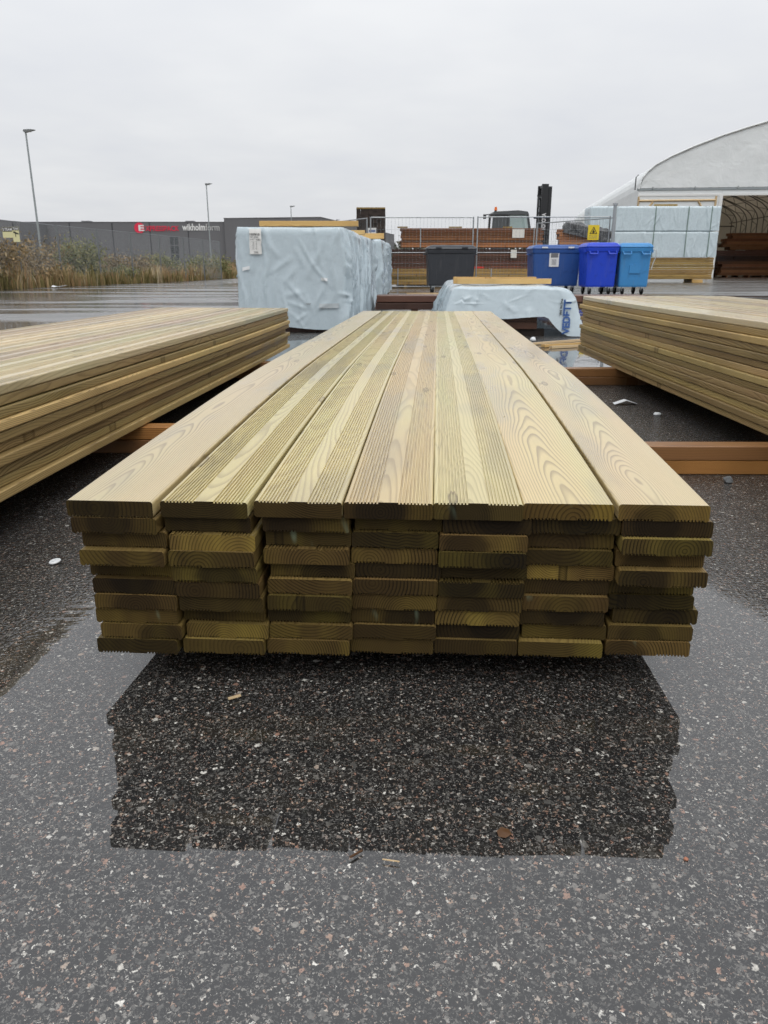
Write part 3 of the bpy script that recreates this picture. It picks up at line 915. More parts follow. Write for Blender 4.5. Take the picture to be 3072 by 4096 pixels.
# ------------------------------------------------------------------ strapped timber bundles
def bundle(name, loc, yaw, L, layers, cols, bw, bh, mat, label, group=None, jit=.02, cat='timber bundle', endj=None, z0=0.0, straps=(), bearers=True, lay=None):
    """long axis across (local x); boards are separate parts, layer by layer"""
    e = empty(name, loc, yaw, label, cat, group)
    rr = random.Random(hash(label) % 1000 if False else sum(map(ord, label)))
    me = MB().box(-bw / 2 + .002, -L / 2, 0, bw / 2 - .002, L / 2, bh - .009, bev=.008).mesh('board', mat)
    for k in range(layers):
        sh = rr.uniform(-jit, jit) * 2 + (endj(k) if endj else 0)
        for c in range(cols):
            o = link('board', me, e)
            o.location = (sh + rr.uniform(-jit, jit), (c + .5) * bw + rr.uniform(-.003, .003), z0 + k * bh)
            o.rotation_euler = (0, 0, -math.pi / 2)
            kk = rr.uniform(.6, 1.35); o.color = (kk, kk * rr.uniform(.93, 1.05), kk, 1)
    W, H = cols * bw, layers * bh
    for sx in straps:
        st = MB()
        a, b = -.012, W + .012
        st.box(sx - .02, a, z0 - .004, sx + .02, a + .003, z0 + H + .008).box(sx - .02, a, z0 + H + .005, sx + .02, b, z0 + H + .008)
        st.build('strap', 'galvanised', e)
    if bearers and z0 > .03:
        for sx in (-L * .36, 0, L * .36):
            MB().box(sx - .05, .0, 0, sx + .05, W, z0 - .003).build('bearer', mat, e)
    return e

# low stack of dark beams across the aisle, bins behind it
bundle('beam_stack', (1.95, 12.0, 0), -.01, 4.1, 2, 5, .125, .108, 'dark_wood', 'low dark brown beam stack lying across the aisle before the bins', jit=.012, z0=.085)
# greenish bundle under the brown ones
bundle('timber_bundle', (2.82, 30.0, 0), 0, 5.6, 6, 6, .145, .096, 'olive_wood', 'yellow-green timber bundle at ground level behind the wire fence', 'timber bundles behind the fence', z0=.085, straps=(-2.3, 1.2))
bundle('timber_bundle', (3.4, 31.6, .0), .0, 6.0, 8, 6, .145, .092, 'dark_wood', 'dark red-brown timber bundle, lower of the two behind the fence', 'timber bundles behind the fence', jit=.03, z0=.66, endj=lambda k: -.02 * abs(k - 5) * 3, bearers=False)
MB().box(.5, 31.62, 0, 6.3, 32.4, .655).build('timber_bundle', 'black_wood')
o = bpy.data.objects['timber_bundle'] if False else list(col.objects)[-1]
tag(o, 'dark support stack beneath the red-brown bundles behind the fence', 'timber bundle', 'timber bundles behind the fence')
ub = bundle('timber_bundle', (3.42, 31.5, .0), .0, 5.5, 8, 6, .145, .0885, 'red_wood', 'orange-brown timber bundle with a white sheet, upper one behind the fence', 'timber bundles behind the fence', jit=.025, z0=1.45, straps=(-2.0, 2.4), bearers=False)
for xa, xb in ((-2.9, -2.5), (-.9, -.4), (1.2, 1.55)):
    MB().box(xa, 0, 2.162, xb, .12, 2.21).build('lath', 'olive_wood', ub)
MB().box(1.55, -.03, 1.80, 2.02, -.012, 2.12).build('label_sheet', 'paper', ub)
MB().box(1.53, -.03, 1.06, 1.76, -.012, 1.36).build('label_sheet', 'paper', ub)
o = MB().box(0, 0, 0, .8, .1, .06, bev=.01).build('red_tray', 'red_plastic'); o.location = (2.95, 30.1, .672)
tag(o, 'flat red plastic piece on the yellow-green bundle', 'plastic')

# tall black bundle left of the fence: boards run away from the viewer
tb = empty('timber_bundle', (-.43, 27.0, 0), .03, 'tall black-brown timber bundle rising behind the crumpled wrapped one', 'timber bundle', 'timber bundles behind the fence')
me = MB().box(-.0675, 0, 0, .0675, 4.2, .088, bev=.004).mesh('board', 'black_wood')
rr = random.Random(12)
for k in range(28):
    for c in range(7):
        o = link('board', me, tb)
        o.location = ((c - 3) * .137 + rr.uniform(-.004, .004), rr.uniform(-.02, .02), .06 + k * .0885)
MB().box(-.10, -.05, 1.78, .17, -.032, 1.95).build('label_sheet', 'white_sheet', tb)
MB().box(-.07, -.056, 1.83, .14, -.05, 1.88).build('print', 'print_blue', tb)
MB().box(-.48, -.02, 2.541, .47, .1, 2.585).build('lath', 'olive_wood', tb)
for yy in (.2, 3.5):
    MB().box(-.5, yy, 0, .5, yy + .1, .057).build('bearer', 'black_wood', tb)

# bundle half under a black sheet right of the forklift
ob = bundle('timber_bundle', (7.85, 33.0, 0), -.15, 1.5, 9, 5, .145, .1, 'red_wood', 'orange lumber under a crumpled black sheet right of the forklift mast', 'timber bundles behind the fence', jit=.05, z0=1.3, bearers=False)
TB = Tarp(1.9, 1.1, .45, 5.5, amp=.05, nper=120, nrow=14, rad=.2, sag=.06, z0=0)
s_ = TB.build('black_sheet', 'tarp_black', ob); s_.location = (.35, -.12, 1.85); s_.rotation_euler = (0, .22, 0)
TW = Tarp(2.6, 1.6, 1.42, 6.5, amp=.05, nper=180, nrow=26, z0=0)
s_ = TW.build('plastic_wrap', 'tarp_grey', ob); s_.location = (.55, -.25, 0)

# wrapped double tier in front of the tent
wp_grp = 'white wrapped bundles stacked before the tent'
for k, (zb, zt, nm) in enumerate(((2.39, 3.47, 'upper'), (1.19, 2.34, 'lower'))):
    e = empty('wrapped_bundle', (12.95, 39.0, 0), -.02, f'{nm} long white plastic-wrapped bundle with green straps before the tent', 'wrapped bundle', wp_grp)
    TT = Tarp(6.2, 1.2, zt, 20.1 + k * 3, amp=.028, flare=.0, hem=lambda u, zb=zb: zb, nper=420, nrow=26, rad=.05, kx=.55)
    TT.build('plastic_wrap', 'tarp_white', e)
    for u in (1.2, 3.1, 4.65, 5.75):
        TT.sheet('strap', 'strap_green', e, u - .022, u + .022, 0.0, 1.0, .02, 1, 12)
bundle('timber_bundle', (12.8, 39.05, 0), -.02, 6.4, 9, 8, .145, .112, 'olive_wood', 'yellow timber bundle beneath the white wrapped ones, before the tent', wp_grp, z0=.16, jit=.02)
beam('lath', 12.9, 14.0, 39.2, 3.5, .1, .08, 0, 'olive_wood', 'short lath on the upper white wrapped bundle', 'lath')
beam('block', 15.0, 15.5, 38.85, .0, .12, .15, 0, 'fresh_wood', 'pale wooden block under the yellow bundle before the tent', 'block')

# ------------------------------------------------------------------ waste bins
def bin4(loc, w, d, h, mat, label, yaw=0, style=0):
    e = empty('waste_bin', loc, yaw, label, 'waste bin', 'wheeled waste bins in front of the fence')
    zb, zt = .20, h * .90
    tp = .93      # narrower at the foot
    def ring(z, f, grow=0):
        a, b = w / 2 * f + grow, d / 2 * f + grow
        r = .06
        o = []
        for cx, cy, a0 in ((a - r, -b + r, 270), (a - r, b - r, 0), (-a + r, b - r, 90), (-a + r, -b + r, 180)):
            for k in range(4):
                an = R(a0 + k * 30)
                o.append((cx + r * math.cos(an), cy + r * math.sin(an) + d / 2, z))
        return o
    def loft(rings, name, mt, par):
        n = len(rings[0]); vs = [q for g in rings for q in g]
        fs = [(i * n + k, i * n + (k + 1) % n, (i + 1) * n + (k + 1) % n, (i + 1) * n + k) for i in range(len(rings) - 1) for k in range(n)]
        fs += [tuple(range(n - 1, -1, -1)), tuple(range((len(rings) - 1) * n, len(rings) * n))]
        mbb = MB(); mbb.add(vs, fs)
        return mbb.build(name, mt, par, smooth=False)
    body = loft([ring(zb, tp - .02), ring(zb + .04, tp), ring(zt - .10, .985), ring(zt - .09, .985, .018), ring(zt - .02, .99, .024), ring(zt, .99, .024)], 'body', mat, e)
    lid = loft([ring(zt + .004, 1.0, .02), ring(zt + .03, 1.0, .03), ring(zt + .065, .985, .02), ring(h - .02, .93), ring(h, .80)], 'lid', mat, e)
    if style == 0:
        for sx in (-.27, .27):
            MB().box(sx * w - .08, -.05, zt + .035, sx * w + .08, -.01, zt + .075).build('lid_handle', 'plastic_white' if mat == 'bin_navy' else mat, lid)
        for sx in (-1, 1):
            MB().tube([(sx * (w / 2 + .01), d * .35, zt - .12), (sx * (w / 2 + .07), d * .38, zt - .12), (sx * (w / 2 + .07), d * .62, zt - .12), (sx * (w / 2 + .01), d * .65, zt - .12)], .018, 6).build('trunnion', mat, body)
    else:
        for sx in (-1, 1):
            x0 = sx * w * .30
            MB().tube([(x0 - .11, -.01, zt - .09), (x0 - .09, -.06, zt - .16), (x0 + .09, -.06, zt - .16), (x0 + .11, -.01, zt - .09)], .022, 6).build('grab_handle', mat, body)
            MB().box(x0 - .02, -.008 + .02, zt - .42, x0 + .02, .03, zt - .10).build('rib', mat, body)
            MB().box(sx * (w / 2 + .012) - .03, .05, zt - .12, sx * (w / 2 + .012) + .03, .35, zt - .03).build('corner_ear', mat, body)
    for sx in (-1, 1):
        for yy in (.12, d - .12):
            x0 = sx * (w * .5 * tp - .13)
            wh = MB().wheel((x0, yy, .1), .1, .055).build('wheel', 'rubber', e)
            MB().prism_y([(x0 - .045, .2), (x0 + .045, .2), (x0 + .038, .09), (x0 - .038, .09)], yy - .075, yy - .06).build('caster_fork', 'galvanised', wh)
    return e, body
G_BIN = None
e, b = bin4((1.90, 22.62, 0), 1.36, 1.05, 1.30, 'bin_dark', 'dark grey four-wheeled bin, leftmost of the bins')
e, b = bin4((4.87, 22.62, 0), 1.36, 1.05, 1.31, 'bin_navy', 'matt navy blue wide bin with a white notice sheet')
nt = MB().prism_y([(-.21, .72), (.04, .72), (.05, .73), (.05, 1.10), (.04, 1.11), (-.21, 1.11), (-.22, 1.10), (-.22, .73)], -.002, .016)
nt = nt.build('notice_sheet', 'white_sheet', e)
MB().box(-.18, -.008, .97, .02, -.004, 1.08).build('print', 'grey_ink', nt)
mb = MB()
for k in range(6):
    mb.box(-.15, -.008, .78 + k * .026, -.02, -.004, .786 + k * .026)
mb.build('print', 'grey_ink', nt)
e, b = bin4((5.83, 21.45, 0), .84, .95, 1.335, 'bin_blue', 'vivid royal blue bin between the navy and the light blue bins', style=1)
e, b = bin4((6.72, 21.45, 0), .84, .95, 1.325, 'bin_sky', 'light blue bin, rightmost of the bins', style=1)
mb = MB(); mb.prism_y([(-.15, .55), (.15, .55), (.15, .76), (.0, .80), (-.15, .76)], .0, .025)
mb.build('raised_panel', 'bin_sky', b)
pts = [(.43, .1, 1.17), (.55, .08, 1.13), (.56, .1, .98), (.5, .12, .8), (.47, .12, .65)]
MB().tube(pts, .012, 5).build('rope', 'strap_white', e)

# ------------------------------------------------------------------ temporary wire fence
def fence_panel(p0, p1, label, top=2.12, feet=True):
    d = Vector((p1[0] - p0[0], p1[1] - p0[1], 0)); L = d.length
    e = empty('wire_fence', (p0[0], p0[1], 0), math.atan2(d.y, d.x), label, 'fence', 'temporary wire fence panels')
    for x in (.02, L - .02):
        MB().tube([(x, 0, .03), (x, 0, top)], .021, 8).build('post', 'galvanised', e)
    for z in (.15, 1.13, top - .02):
        MB().tube([(.02, 0, z), (L - .02, 0, z)], .018 if z > 2 else .011, 6).build('rail', 'galvanised', e)
    mb = MB()
    n = int(L / .105)
    for k in range(1, n):
        x = L * k / n
        mb.tube([(x, 0, .16), (x, 0, top - .03)], .0026, 3, cap=False)
    for z in (.5, .82, 1.45, 1.78):
        mb.tube([(.03, .004, z), (L - .03, .004, z)], .003, 3, cap=False)
    mb.build('wire_mesh', 'wire', e)['kind'] = 'stuff'
    if feet:
        for x in (.02, L - .02):
            MB().box(x - .11, -.32, 0, x + .11, .32, .12, bev=.02).build('foot_block', 'stone', e)
    return e
fence_panel((-.42, 24.35), (2.69, 24.35), 'wire fence panel left of the double posts behind the dark bin', 2.14)
f2 = fence_panel((2.78, 24.35), (6.72, 24.2), 'wire fence panel behind the navy bin carrying a yellow sign', 2.15)
fence_panel((-.50, 24.4), (-1.6, 26.4), 'wire fence panel turning away beside the tall black bundle', 2.12)
f4 = fence_panel((6.85, 24.1), (5.1, 27.2), 'wire fence panel set back at an angle behind the light blue bin', 2.12)
po = MB().tube([(0, 0, 0), (0, 0, 2.45)], .05, 10)
po.box(-.06, -.06, 2.44, .06, .06, 2.5)
po = po.build('fence_post', 'galvanised'); po.location = (6.80, 24.12, 0)
tag(po, 'thick grey steel post right of the yellow warning sign', 'post')
sg = empty('warning_sign', (6.22, 24.13, 1.48), -.04, 'yellow warning sign with black triangle hung on the wire fence', 'sign')
MB().box(-.165, 0, 0, .165, .01, .42).build('plate', 'sign_yellow', sg)
mb = MB()
tri = [(-.115, .17), (.115, .17), (0, .375)]; tri2 = [(-.085, .187), (.085, .187), (0, .338)]
vs = [(x, -.004, z) for x, z in tri] + [(x, -.004, z) for x, z in tri2]
mb.add(vs, [(0, 1, 4, 3), (1, 2, 5, 4), (2, 0, 3, 5)])
mb.build('triangle', 'black_ink', sg)
mb = MB(); mb.box(-.03, -.006, .20, .035, -.004, .25); mb.add([(-.04, -.005, .225), (.0, -.005, .30), (.02, -.005, .28), (-.015, -.005, .22)], [(0, 1, 2, 3)])
mb.build('pictogram', 'black_ink', sg)
for k, tx in enumerate(('Omradet', 'kamerabevakas')):
    q, fs = text_fit(tx, -.12, .12, .10 - k * .055, .135 - k * .055)
    mb = MB(); mb.add([(x, -.004, z) for x, z in q], fs); mb.build('print', 'grey_ink', sg)

# ------------------------------------------------------------------ forklift
fk = empty('forklift', (5.7, 36.0, 0), 0, 'large forklift with grey cab and raised black mast behind the bundles', 'forklift')
MB().prism_y([(-1.7, .45), (.9, .45), (.9, 1.2), (.3, 1.35), (-1.0, 1.35), (-1.7, 1.5)], -.75, .75).build('chassis', 'fork_orange', fk)
MB().prism_y([(-2.3, .5), (-1.6, .5), (-1.6, 1.75), (-2.0, 1.75), (-2.3, 1.4)], -.8, .8).build('counterweight', 'cab_grey', fk)
for sx, rr_ in ((-1.3, .42), (.75, .5)):
    for sy in (-.85, .85):
        wv = MB()
        wv.M = Matrix.Translation((sx, sy, rr_)) @ Matrix.Rotation(R(90), 4, 'Z')
        wv.wheel((0, 0, 0), rr_, .32, 20)
        wv.build('wheel', 'rubber', fk)
cabm = MB()
pil = [((-1.0, 1.3), (-.95, 2.93)), ((-.3, 1.3), (-.3, 2.95)), ((.82, 1.3), (.50, 2.93))]
for (xa, za), (xb, zb) in pil:
    for sy in (-.66, .66):
        cabm.tube([(xa, sy, za), (xb, sy, zb)], .055, 6)
cab = cabm.build('cab_frame', 'cab_grey', fk)
MB().prism_y([(-1.04, 2.88), (.55, 2.88), (.50, 3.0), (.1, 3.05), (-.95, 3.0)], -.72, .72).build('roof', 'cab_grey', cab)
MB().prism_y([(-.98, 1.3), (-.34, 1.3), (-.34, 2.9), (-.95, 2.9)], -.655, -.645).build('rear_panel', 'cab_grey', cab)
MB().prism_y([(-.28, 1.6), (.72, 1.6), (.46, 2.88), (-.28, 2.88)], -.655, -.645).build('side_window', 'cab_glass', cab)
MB().prism_y([(-.28, 1.6), (.72, 1.6), (.46, 2.88), (-.28, 2.88)], .645, .655).build('side_window', 'cab_glass', cab)
mb = MB(); mb.add([(.80, -.6, 1.4), (.80, .6, 1.4), (.53, .6, 2.88), (.53, -.6, 2.88)], [(0, 1, 2, 3)]); mb.build('windscreen', 'cab_glass', cab)
MB().tube([(-.86, -.5, 3.0), (-.86, -.5, 3.06)], .05, 8).build('beacon_base', 'mast_black', cab)
mb = MB()
for k in range(4):
    pass
mb.tube([(-.86, -.5, 3.06), (-.86, -.5, 3.09), (-.86, -.5, 3.16), (-.86, -.5, 3.20)], .075, 10, r1=.045)
mb.build('beacon', 'beacon_orange', cab)
MB().tube([(-1.0, -.7, 2.9), (-1.35, -.75, 2.86)], .02, 5).box(-1.42, -.80, 2.7, -1.3, -.70, 2.88).build('mirror', 'mast_black', cab)
mast = empty('x', (0, 0, 0)); bpy.data.objects.remove(mast)
mm = MB()
for sy in (-.45, .45):
    mm.box(1.10, sy - .06, .25, 1.38, sy + .06, 4.12)
    mm.box(1.40, sy - .045, .25, 1.53, sy + .045, 4.02)
for z in (.5, 1.6, 2.6, 3.6, 4.0):
    mm.box(1.15, -.40, z, 1.36, .40, z + .1)
mast = mm.build('mast', 'mast_black', fk)
MB().box(.95, -.48, 3.2, 1.095, -.40, 3.24).box(.97, -.46, 3.24, 1.01, -.42, 3.62).box(.92, -.48, 3.62, 1.095, -.4, 3.68).box(.82, -.48, 2.72, 1.095, -.40, 2.78).box(1.0, -.47, 2.9, 1.095, -.42, 3.0).build('hose_guide', 'mast_black', mast)
MB().tube([(1.05, -.30, .5), (1.05, -.30, 3.5)], .025, 6).build('lift_cylinder', 'galvanised', mast)
MB().box(1.53, -.6, 1.3, 1.62, .6, 1.38).box(1.53, -.6, .95, 1.62, .6, 1.03).build('carriage', 'mast_black', mast)
for sy in (-.4, .4):
    MB().prism_y([(1.62, .9), (2.8, .9), (2.8, .92), (1.68, .95), (1.68, 1.4), (1.62, 1.4)], sy - .07, sy + .07).build('fork', 'mast_black', mast)
q, fs = text_fit('TOYOTA', 0, .58, 0, .11, .02)
mb = MB(); mb.add([(1.335 - b * 1.7, -.515, 2.25 + a * 1.2) for a, b in q], fs); mb.build('print', 'white_print', mast)

# ------------------------------------------------------------------ storage tent
TE = empty('storage_tent', (16.97, 55.0, 0), R(-7.5), 'white arched storage tent with open gable and steel trusses', 'tent')
half = [(0, 5.66), (.06, 6.05), (.22, 6.42), (.48, 6.76), (.95, 7.16), (1.9, 7.66), (3.3, 8.25), (4.9, 8.82), (6.3, 9.25), (7.6, 9.6), (8.4, 9.76), (9.1, 9.82)]
TW_ = 18.2
prof = half + [(TW_ - x, z) for x, z in half[-2::-1]]
LT = 41
mb = MB()
ys = [0, .25] + list(range(2, LT, 2)) + [LT]
out = [(0, 0)] + prof + [(TW_, 0)]
n = len(out)
vs = [(x, y, z + (0.0 if i in (0, n - 1) else .05 * math.sin(y * 1.6) * 0)) for y in ys for i, (x, z) in enumerate(out)]
fs = [(j * n + i, j * n + i + 1, (j + 1) * n + i + 1, (j + 1) * n + i) for j in range(len(ys) - 1) for i in range(n - 1)]
mb.add(vs, fs)
mb.build('roof_fabric', 'tent_fabric', TE, smooth=False)
# gable panel above the beam, with shallow creases
mb = MB()
NX, NZ = 60, 10
vs = []
for i in range(NX + 1):
    x = TW_ * i / NX
    zt = np.interp(x, [p[0] for p in prof], [p[1] for p in prof]) - .06
    for j in range(NZ + 1):
        f = j / NZ
        vs.append((x, .035 + .03 * fnoise(x * .9, f * 2, 3) - .0, 5.74 + (zt - 5.74) * f))
fs = [(i * (NZ + 1) + j, (i + 1) * (NZ + 1) + j, (i + 1) * (NZ + 1) + j + 1, i * (NZ + 1) + j + 1) for i in range(NX) for j in range(NZ)]
mb.add(vs, fs); mb.build('gable_fabric', 'tent_fabric', TE, smooth=True)
# piping along the gable arch
MB().tube([(x, -.03, z) for x, z in prof], .06, 6).build('arch_edge', 'tent_fabric', TE)
MB().tube([(x, .06, z - .22 if 0 < x < TW_ else z) for x, z in prof], .018, 5).build('arch_tube', 'lamp_steel', TE)
MB().box(-.1, -.02, 5.58, TW_ + .1, .10, 5.72).build('gable_beam', 'lamp_steel', TE)
MB().box(0, -.01, 5.22, TW_, .11, 5.34).build('gable_rail', 'white_sheet', TE)
MB().box(5.36, .03, 5.345, TW_, .06, 5.575).build('valance', 'tent_fabric', TE)
for k in range(7):
    MB().tube([(.9 + k * 2.7, -.05, 5.66), (.9 + k * 2.7, -.05, 5.80)], .045, 5).build('clamp', 'galvanised', TE)
MB().tube([(-.25, -.05, 5.62), (-.25, -.05, 6.4), (-.1, -.05, 6.55)], .04, 5).build('bracket', 'mast_black', TE)
# fixed panel left of the opening with its timber frame showing
mb = MB(); mb.box(0, .02, 0, 5.35, .05, 5.22); mb.box(0, .02, 5.34, 5.35, .05, 5.58); mb.build('front_panel', 'tent_fabric', TE)
for (a, b) in (((0.05, 0), (.05, 5.2)), ((5.0, 0), (5.0, 5.2)), ((.1, 4.95), (5.0, 4.95)), ((1.0, 4.9), (.2, 3.6)), ((3.9, 4.9), (4.7, 3.6))):
    MB().tube([(a[0], -.01, a[1]), (b[0], -.01, b[1])], .07, 4).build('frame_board', 'chip_wood', TE)
MB().box(5.2, -.03, 0, 5.42, .12, 5.22).build('door_jamb', 'white_sheet', TE)
mb = MB(); mb.box(13.0, .02, 0, TW_, .05, 5.22); mb.build('front_panel', 'tent_fabric', TE)
# back wall
mb = MB(); mb.add([(x, LT, z) for x, z in out], [tuple(range(n))]); mb.build('back_wall', 'tent_fabric', TE)
# lattice arches
def truss_mesh():
    mb = MB()
    hh = [(x + .25 * (1 - x / 9.1), z - .30) for x, z in half]
    o1 = [(.25, 0)] + hh + [(TW_ - x, z) for x, z in hh[-2::-1]] + [(TW_ - .25, 0)]
    o2 = []
    for i, (x, z) in enumerate(o1):
        a = Vector(o1[max(i - 1, 0)]); b = Vector(o1[min(i + 1, len(o1) - 1)])
        d = (b - a).normalized()
        o2.append((x + d.y * .55, z - d.x * .55))
    o1[0] = (.25, 0); o2[0] = (.80, 0); o2[-1] = (TW_ - .8, 0)
    mb.tube([(x, 0, z) for x, z in o1], .05, 5, cap=False)
    mb.tube([(x, 0, z) for x, z in o2], .045, 5, cap=False)
    def samp(ps, m):
        ps = [Vector(p) for p in ps]; L = [0]
        for i in range(1, len(ps)): L.append(L[-1] + (ps[i] - ps[i - 1]).length)
        r = []
        for k in range(m + 1):
            s = L[-1] * k / m
            i = max(1, min(len(L) - 1, next(q for q in range(1, len(L)) if L[q] >= s - 1e-6)))
            f = (s - L[i - 1]) / max(1e-6, L[i] - L[i - 1])
            r.append(ps[i - 1].lerp(ps[i], f))
        return r
    a = samp(o1, 44); b = samp(o2, 44)
    for k in range(44):
        p, q = (a[k], b[k + 1]) if k % 2 else (b[k], a[k + 1])
        mb.tube([(p.x, 0, p.y), (q.x, 0, q.y)], .025, 4, cap=False)
    return mb.mesh('truss', 'post_grey')
tm = truss_mesh()
for y in (.6, 4.2, 7.8, 11.4, 15, 18.6, 22.2, 25.8, 29.4, 33, 36.6, 40.2):
    o = link('truss', tm, TE); o.location = (0, y, 0)
for x, z in ((.9, 5.5), (.2, 3.3), (.2, 1.4), (TW_ - .9, 5.5), (TW_ - .2, 3.3), (TW_ - .2, 1.4), (TW_ - 5, 8.0)):
    MB().tube([(x, .5, z), (x, LT - .5, z)], .045, 5).build('purlin', 'post_grey', TE)
for z in (1.4, 3.3, 5.2):
    MB().tube([(.3, LT - .2, z), (TW_ - .3, LT - .2, z)], .06, 5).build('girt', 'post_grey', TE)
# stacks inside the tent
def tent_stack(u, v, L, layers, cols, mat, label, jit):
    p = Matrix.Rotation(R(-7.5), 4, 'Z') @ Vector((u, v, 0)) + Vector((16.97, 55.0, 0))
    rq = random.Random(layers * 7)
    jl = [rq.uniform(-jit, jit) for _ in range(layers)]
    return bundle('timber_bundle', (p.x, p.y, 0), R(-4), L, layers, cols, .25, .21, mat, label, 'brown stacks inside the tent', jit=.03, z0=.12, endj=lambda k: jl[k])
tent_stack(10.2, 8.0, 4.6, 5, 4, 'red_wood', 'front low brown stack inside the open tent', .3)
tent_stack(10.1, 10.5, 5.0, 9, 5, 'dark_wood', 'tall ragged brown stack inside the open tent', .5)
e = tent_stack(10.9, 10.5, 3.6, 6, 5, 'red_wood', 'ragged bundle on top of the tall stack inside the tent', .5); e.location.z = 1.93
tent_stack(14.6, 15.0, 4.4, 13, 5, 'red_wood', 'brown stack deeper inside the open tent', .3)

# ------------------------------------------------------------------ warehouse
WH = empty('warehouse', (-22.5, 115, 0), 0, 'long flat grey warehouse with red and white company lettering', 'building')
MB().box(-52, 0, 0, 0, 30, 6.78).build('wall', 'wall_grey', WH)
MB().box(-52.05, -.05, 6.78, .05, 30.05, 6.86).build('roof_edge', 'wall_trim', WH)
for x in (-44, -38.6, -33.2, -27.2, -21.9, -15.9, -10.6, -5.2):
    MB().box(x - .07, -.03, 0, x + .07, .02, 6.76).build('panel_seam', 'wall_seam', WH)
for x in (-20.9, -6):
    MB().box(x, 2, 6.86, x + 1.2, 3.2, 7.1).build('roof_hatch', 'wall_trim', WH)
wn = MB().box(-7.95, -.04, 1.3, -6.62, .03, 4.95).build('window', 'wall_trim', WH)
for cx in range(2):
    for rz in range(3):
        x0 = -7.86 + cx * .62; z0 = 1.4 + rz * 1.18
        MB().box(x0, -.06, z0, x0 + .54, -.035, z0 + 1.08).build('pane', 'window_glass', wn)
def wall_text(tx, x0, x1, z0, z1, mat, bold=0.0, y=-.10):
    q, fs = text_fit(tx, x0, x1, z0, z1, bold)
    mb = MB(); mb.add([(x, y, z) for x, z in q], fs)
    return mb.build('lettering', mat, WH)
disc = MB(); disc.prism_y([(-12.05 + .72 * math.cos(2 * math.pi * k / 28), 6.03 + .72 * math.sin(2 * math.pi * k / 28)) for k in range(28)], -.09, -.02)
disc.build('logo_disc', 'sign_red', WH)
wall_text('E', -12.15, -11.35, 5.63, 6.43, 'white_print', .035, -.12)
wall_text('XPRESSPACK', -11.2, -6.45, 5.62, 6.32, 'sign_red', .022)
wall_text('wikholm', -6.0, -2.75, 5.68, 6.6, 'white_print', .03)
wall_text('form', -2.68, -.75, 5.68, 6.6, 'white_print', -.012)
W2 = empty('warehouse_wing', (-22.45, 114.5, 0), R(-10.4), 'taller grey warehouse wing receding behind the wrapped bundle', 'building')
MB().box(0, 0, 0, 14, 60, 7.25).build('wall', 'wall_grey', W2)
MB().box(-.05, -.05, 7.25, 14.05, 60.05, 7.33).build('roof_edge', 'wall_trim', W2)
W2.rotation_euler = (0, 0, R(-10.4))
W3 = empty('neighbour_hall', (-60, 108, 0), R(-3), 'grey hall with a sloping roof edge at the far left', 'building')
MB().prism_y([(-20, 0), (12, 0), (12, 6.5), (3, 7.2), (-20, 8.2)], 0, 20).build('wall', 'wall_grey', W3)
MB().box(11, -.03, 0, 11.2, .0, 6.4).build('panel_seam', 'wall_seam', W3)
MB().box(2.9, -.03, 0, 3.1, .0, 7.0).build('panel_seam', 'wall_seam', W3)

# ------------------------------------------------------------------ street lamps
LAMPL = ['tallest-looking lamp post at far left above the bushes', 'lamp post beside the white warehouse lettering', 'small far lamp post above the tall wrapped bundle', 'tiny farthest lamp post just left of the black bundle']
for (x, y), lab in zip(((-19.55, 46), (-15.9, 74), (-11.35, 100), (-7.43, 128)), LAMPL):
    e = empty('street_lamp', (x, y, 0), 0, lab, 'street lamp', 'street lamps along the road')
    MB().tube([(0, 0, 0), (0, 0, 1.2), (0, 0, 1.25), (0, 0, 7.75)], .085, 10, r1=.045).build('pole', 'lamp_steel', e)
    MB().box(-.11, -.1, 0, .11, .1, 1.15, bev=.04).build('pole_base', 'lamp_steel', e)
    hd = MB().prism_y([(-.10, 7.76), (-.06, 7.72), (.05, 7.72), (.50, 7.83), (.53, 7.85), (.3, 7.88), (-.09, 7.86)], -.09, .09).build('lamp_head', 'post_grey', e)
    MB().box(.10, -.07, 7.745, .3, .07, 7.755).build('diffuser', 'white_sheet', hd)

# ------------------------------------------------------------------ chain-link fence and signs on the left
P = [(-13.0, 26.2), (-12.95, 28.6), (-12.6, 31.3), (-12.1, 34.2), (-11.65, 37.2), (-11.2, 40.3), (-10.8, 43.5), (-10.5, 46.8), (-10.2, 50.2)]
cf = empty('chain_link_fence', (0, 0, 0), 0, 'tall chain-link fence running along the overgrown yard edge', 'fence')
for x, y in P:
    MB().tube([(x, y, 0), (x, y, 2.25)], .035, 6).build('post', 'post_grey', cf)
mb = MB()
for (x0, y0), (x1, y1) in zip(P[:-1], P[1:]):
    L = math.hypot(x1 - x0, y1 - y0); H = 2.2
    k = -H
    while k < L:
        for sgn in (1, -1):
            a0 = max(k, 0); a1 = min(k + H, L)
            if a1 > a0:
                za, zb = (a0 - k, a1 - k) if sgn == 1 else (H - (a0 - k), H - (a1 - k))
                fa, fb = a0 / L, a1 / L
                mb.tube([(x0 + (x1 - x0) * fa, y0 + (y1 - y0) * fa, za + .05), (x0 + (x1 - x0) * fb, y0 + (y1 - y0) * fb, zb + .05)], .0024, 3, cap=False)
        k += .1
    mb.tube([(x0, y0, 2.24), (x1, y1, 2.24)], .008, 4, cap=False)
mb.build('wire_mesh', 'wire', cf)['kind'] = 'stuff'
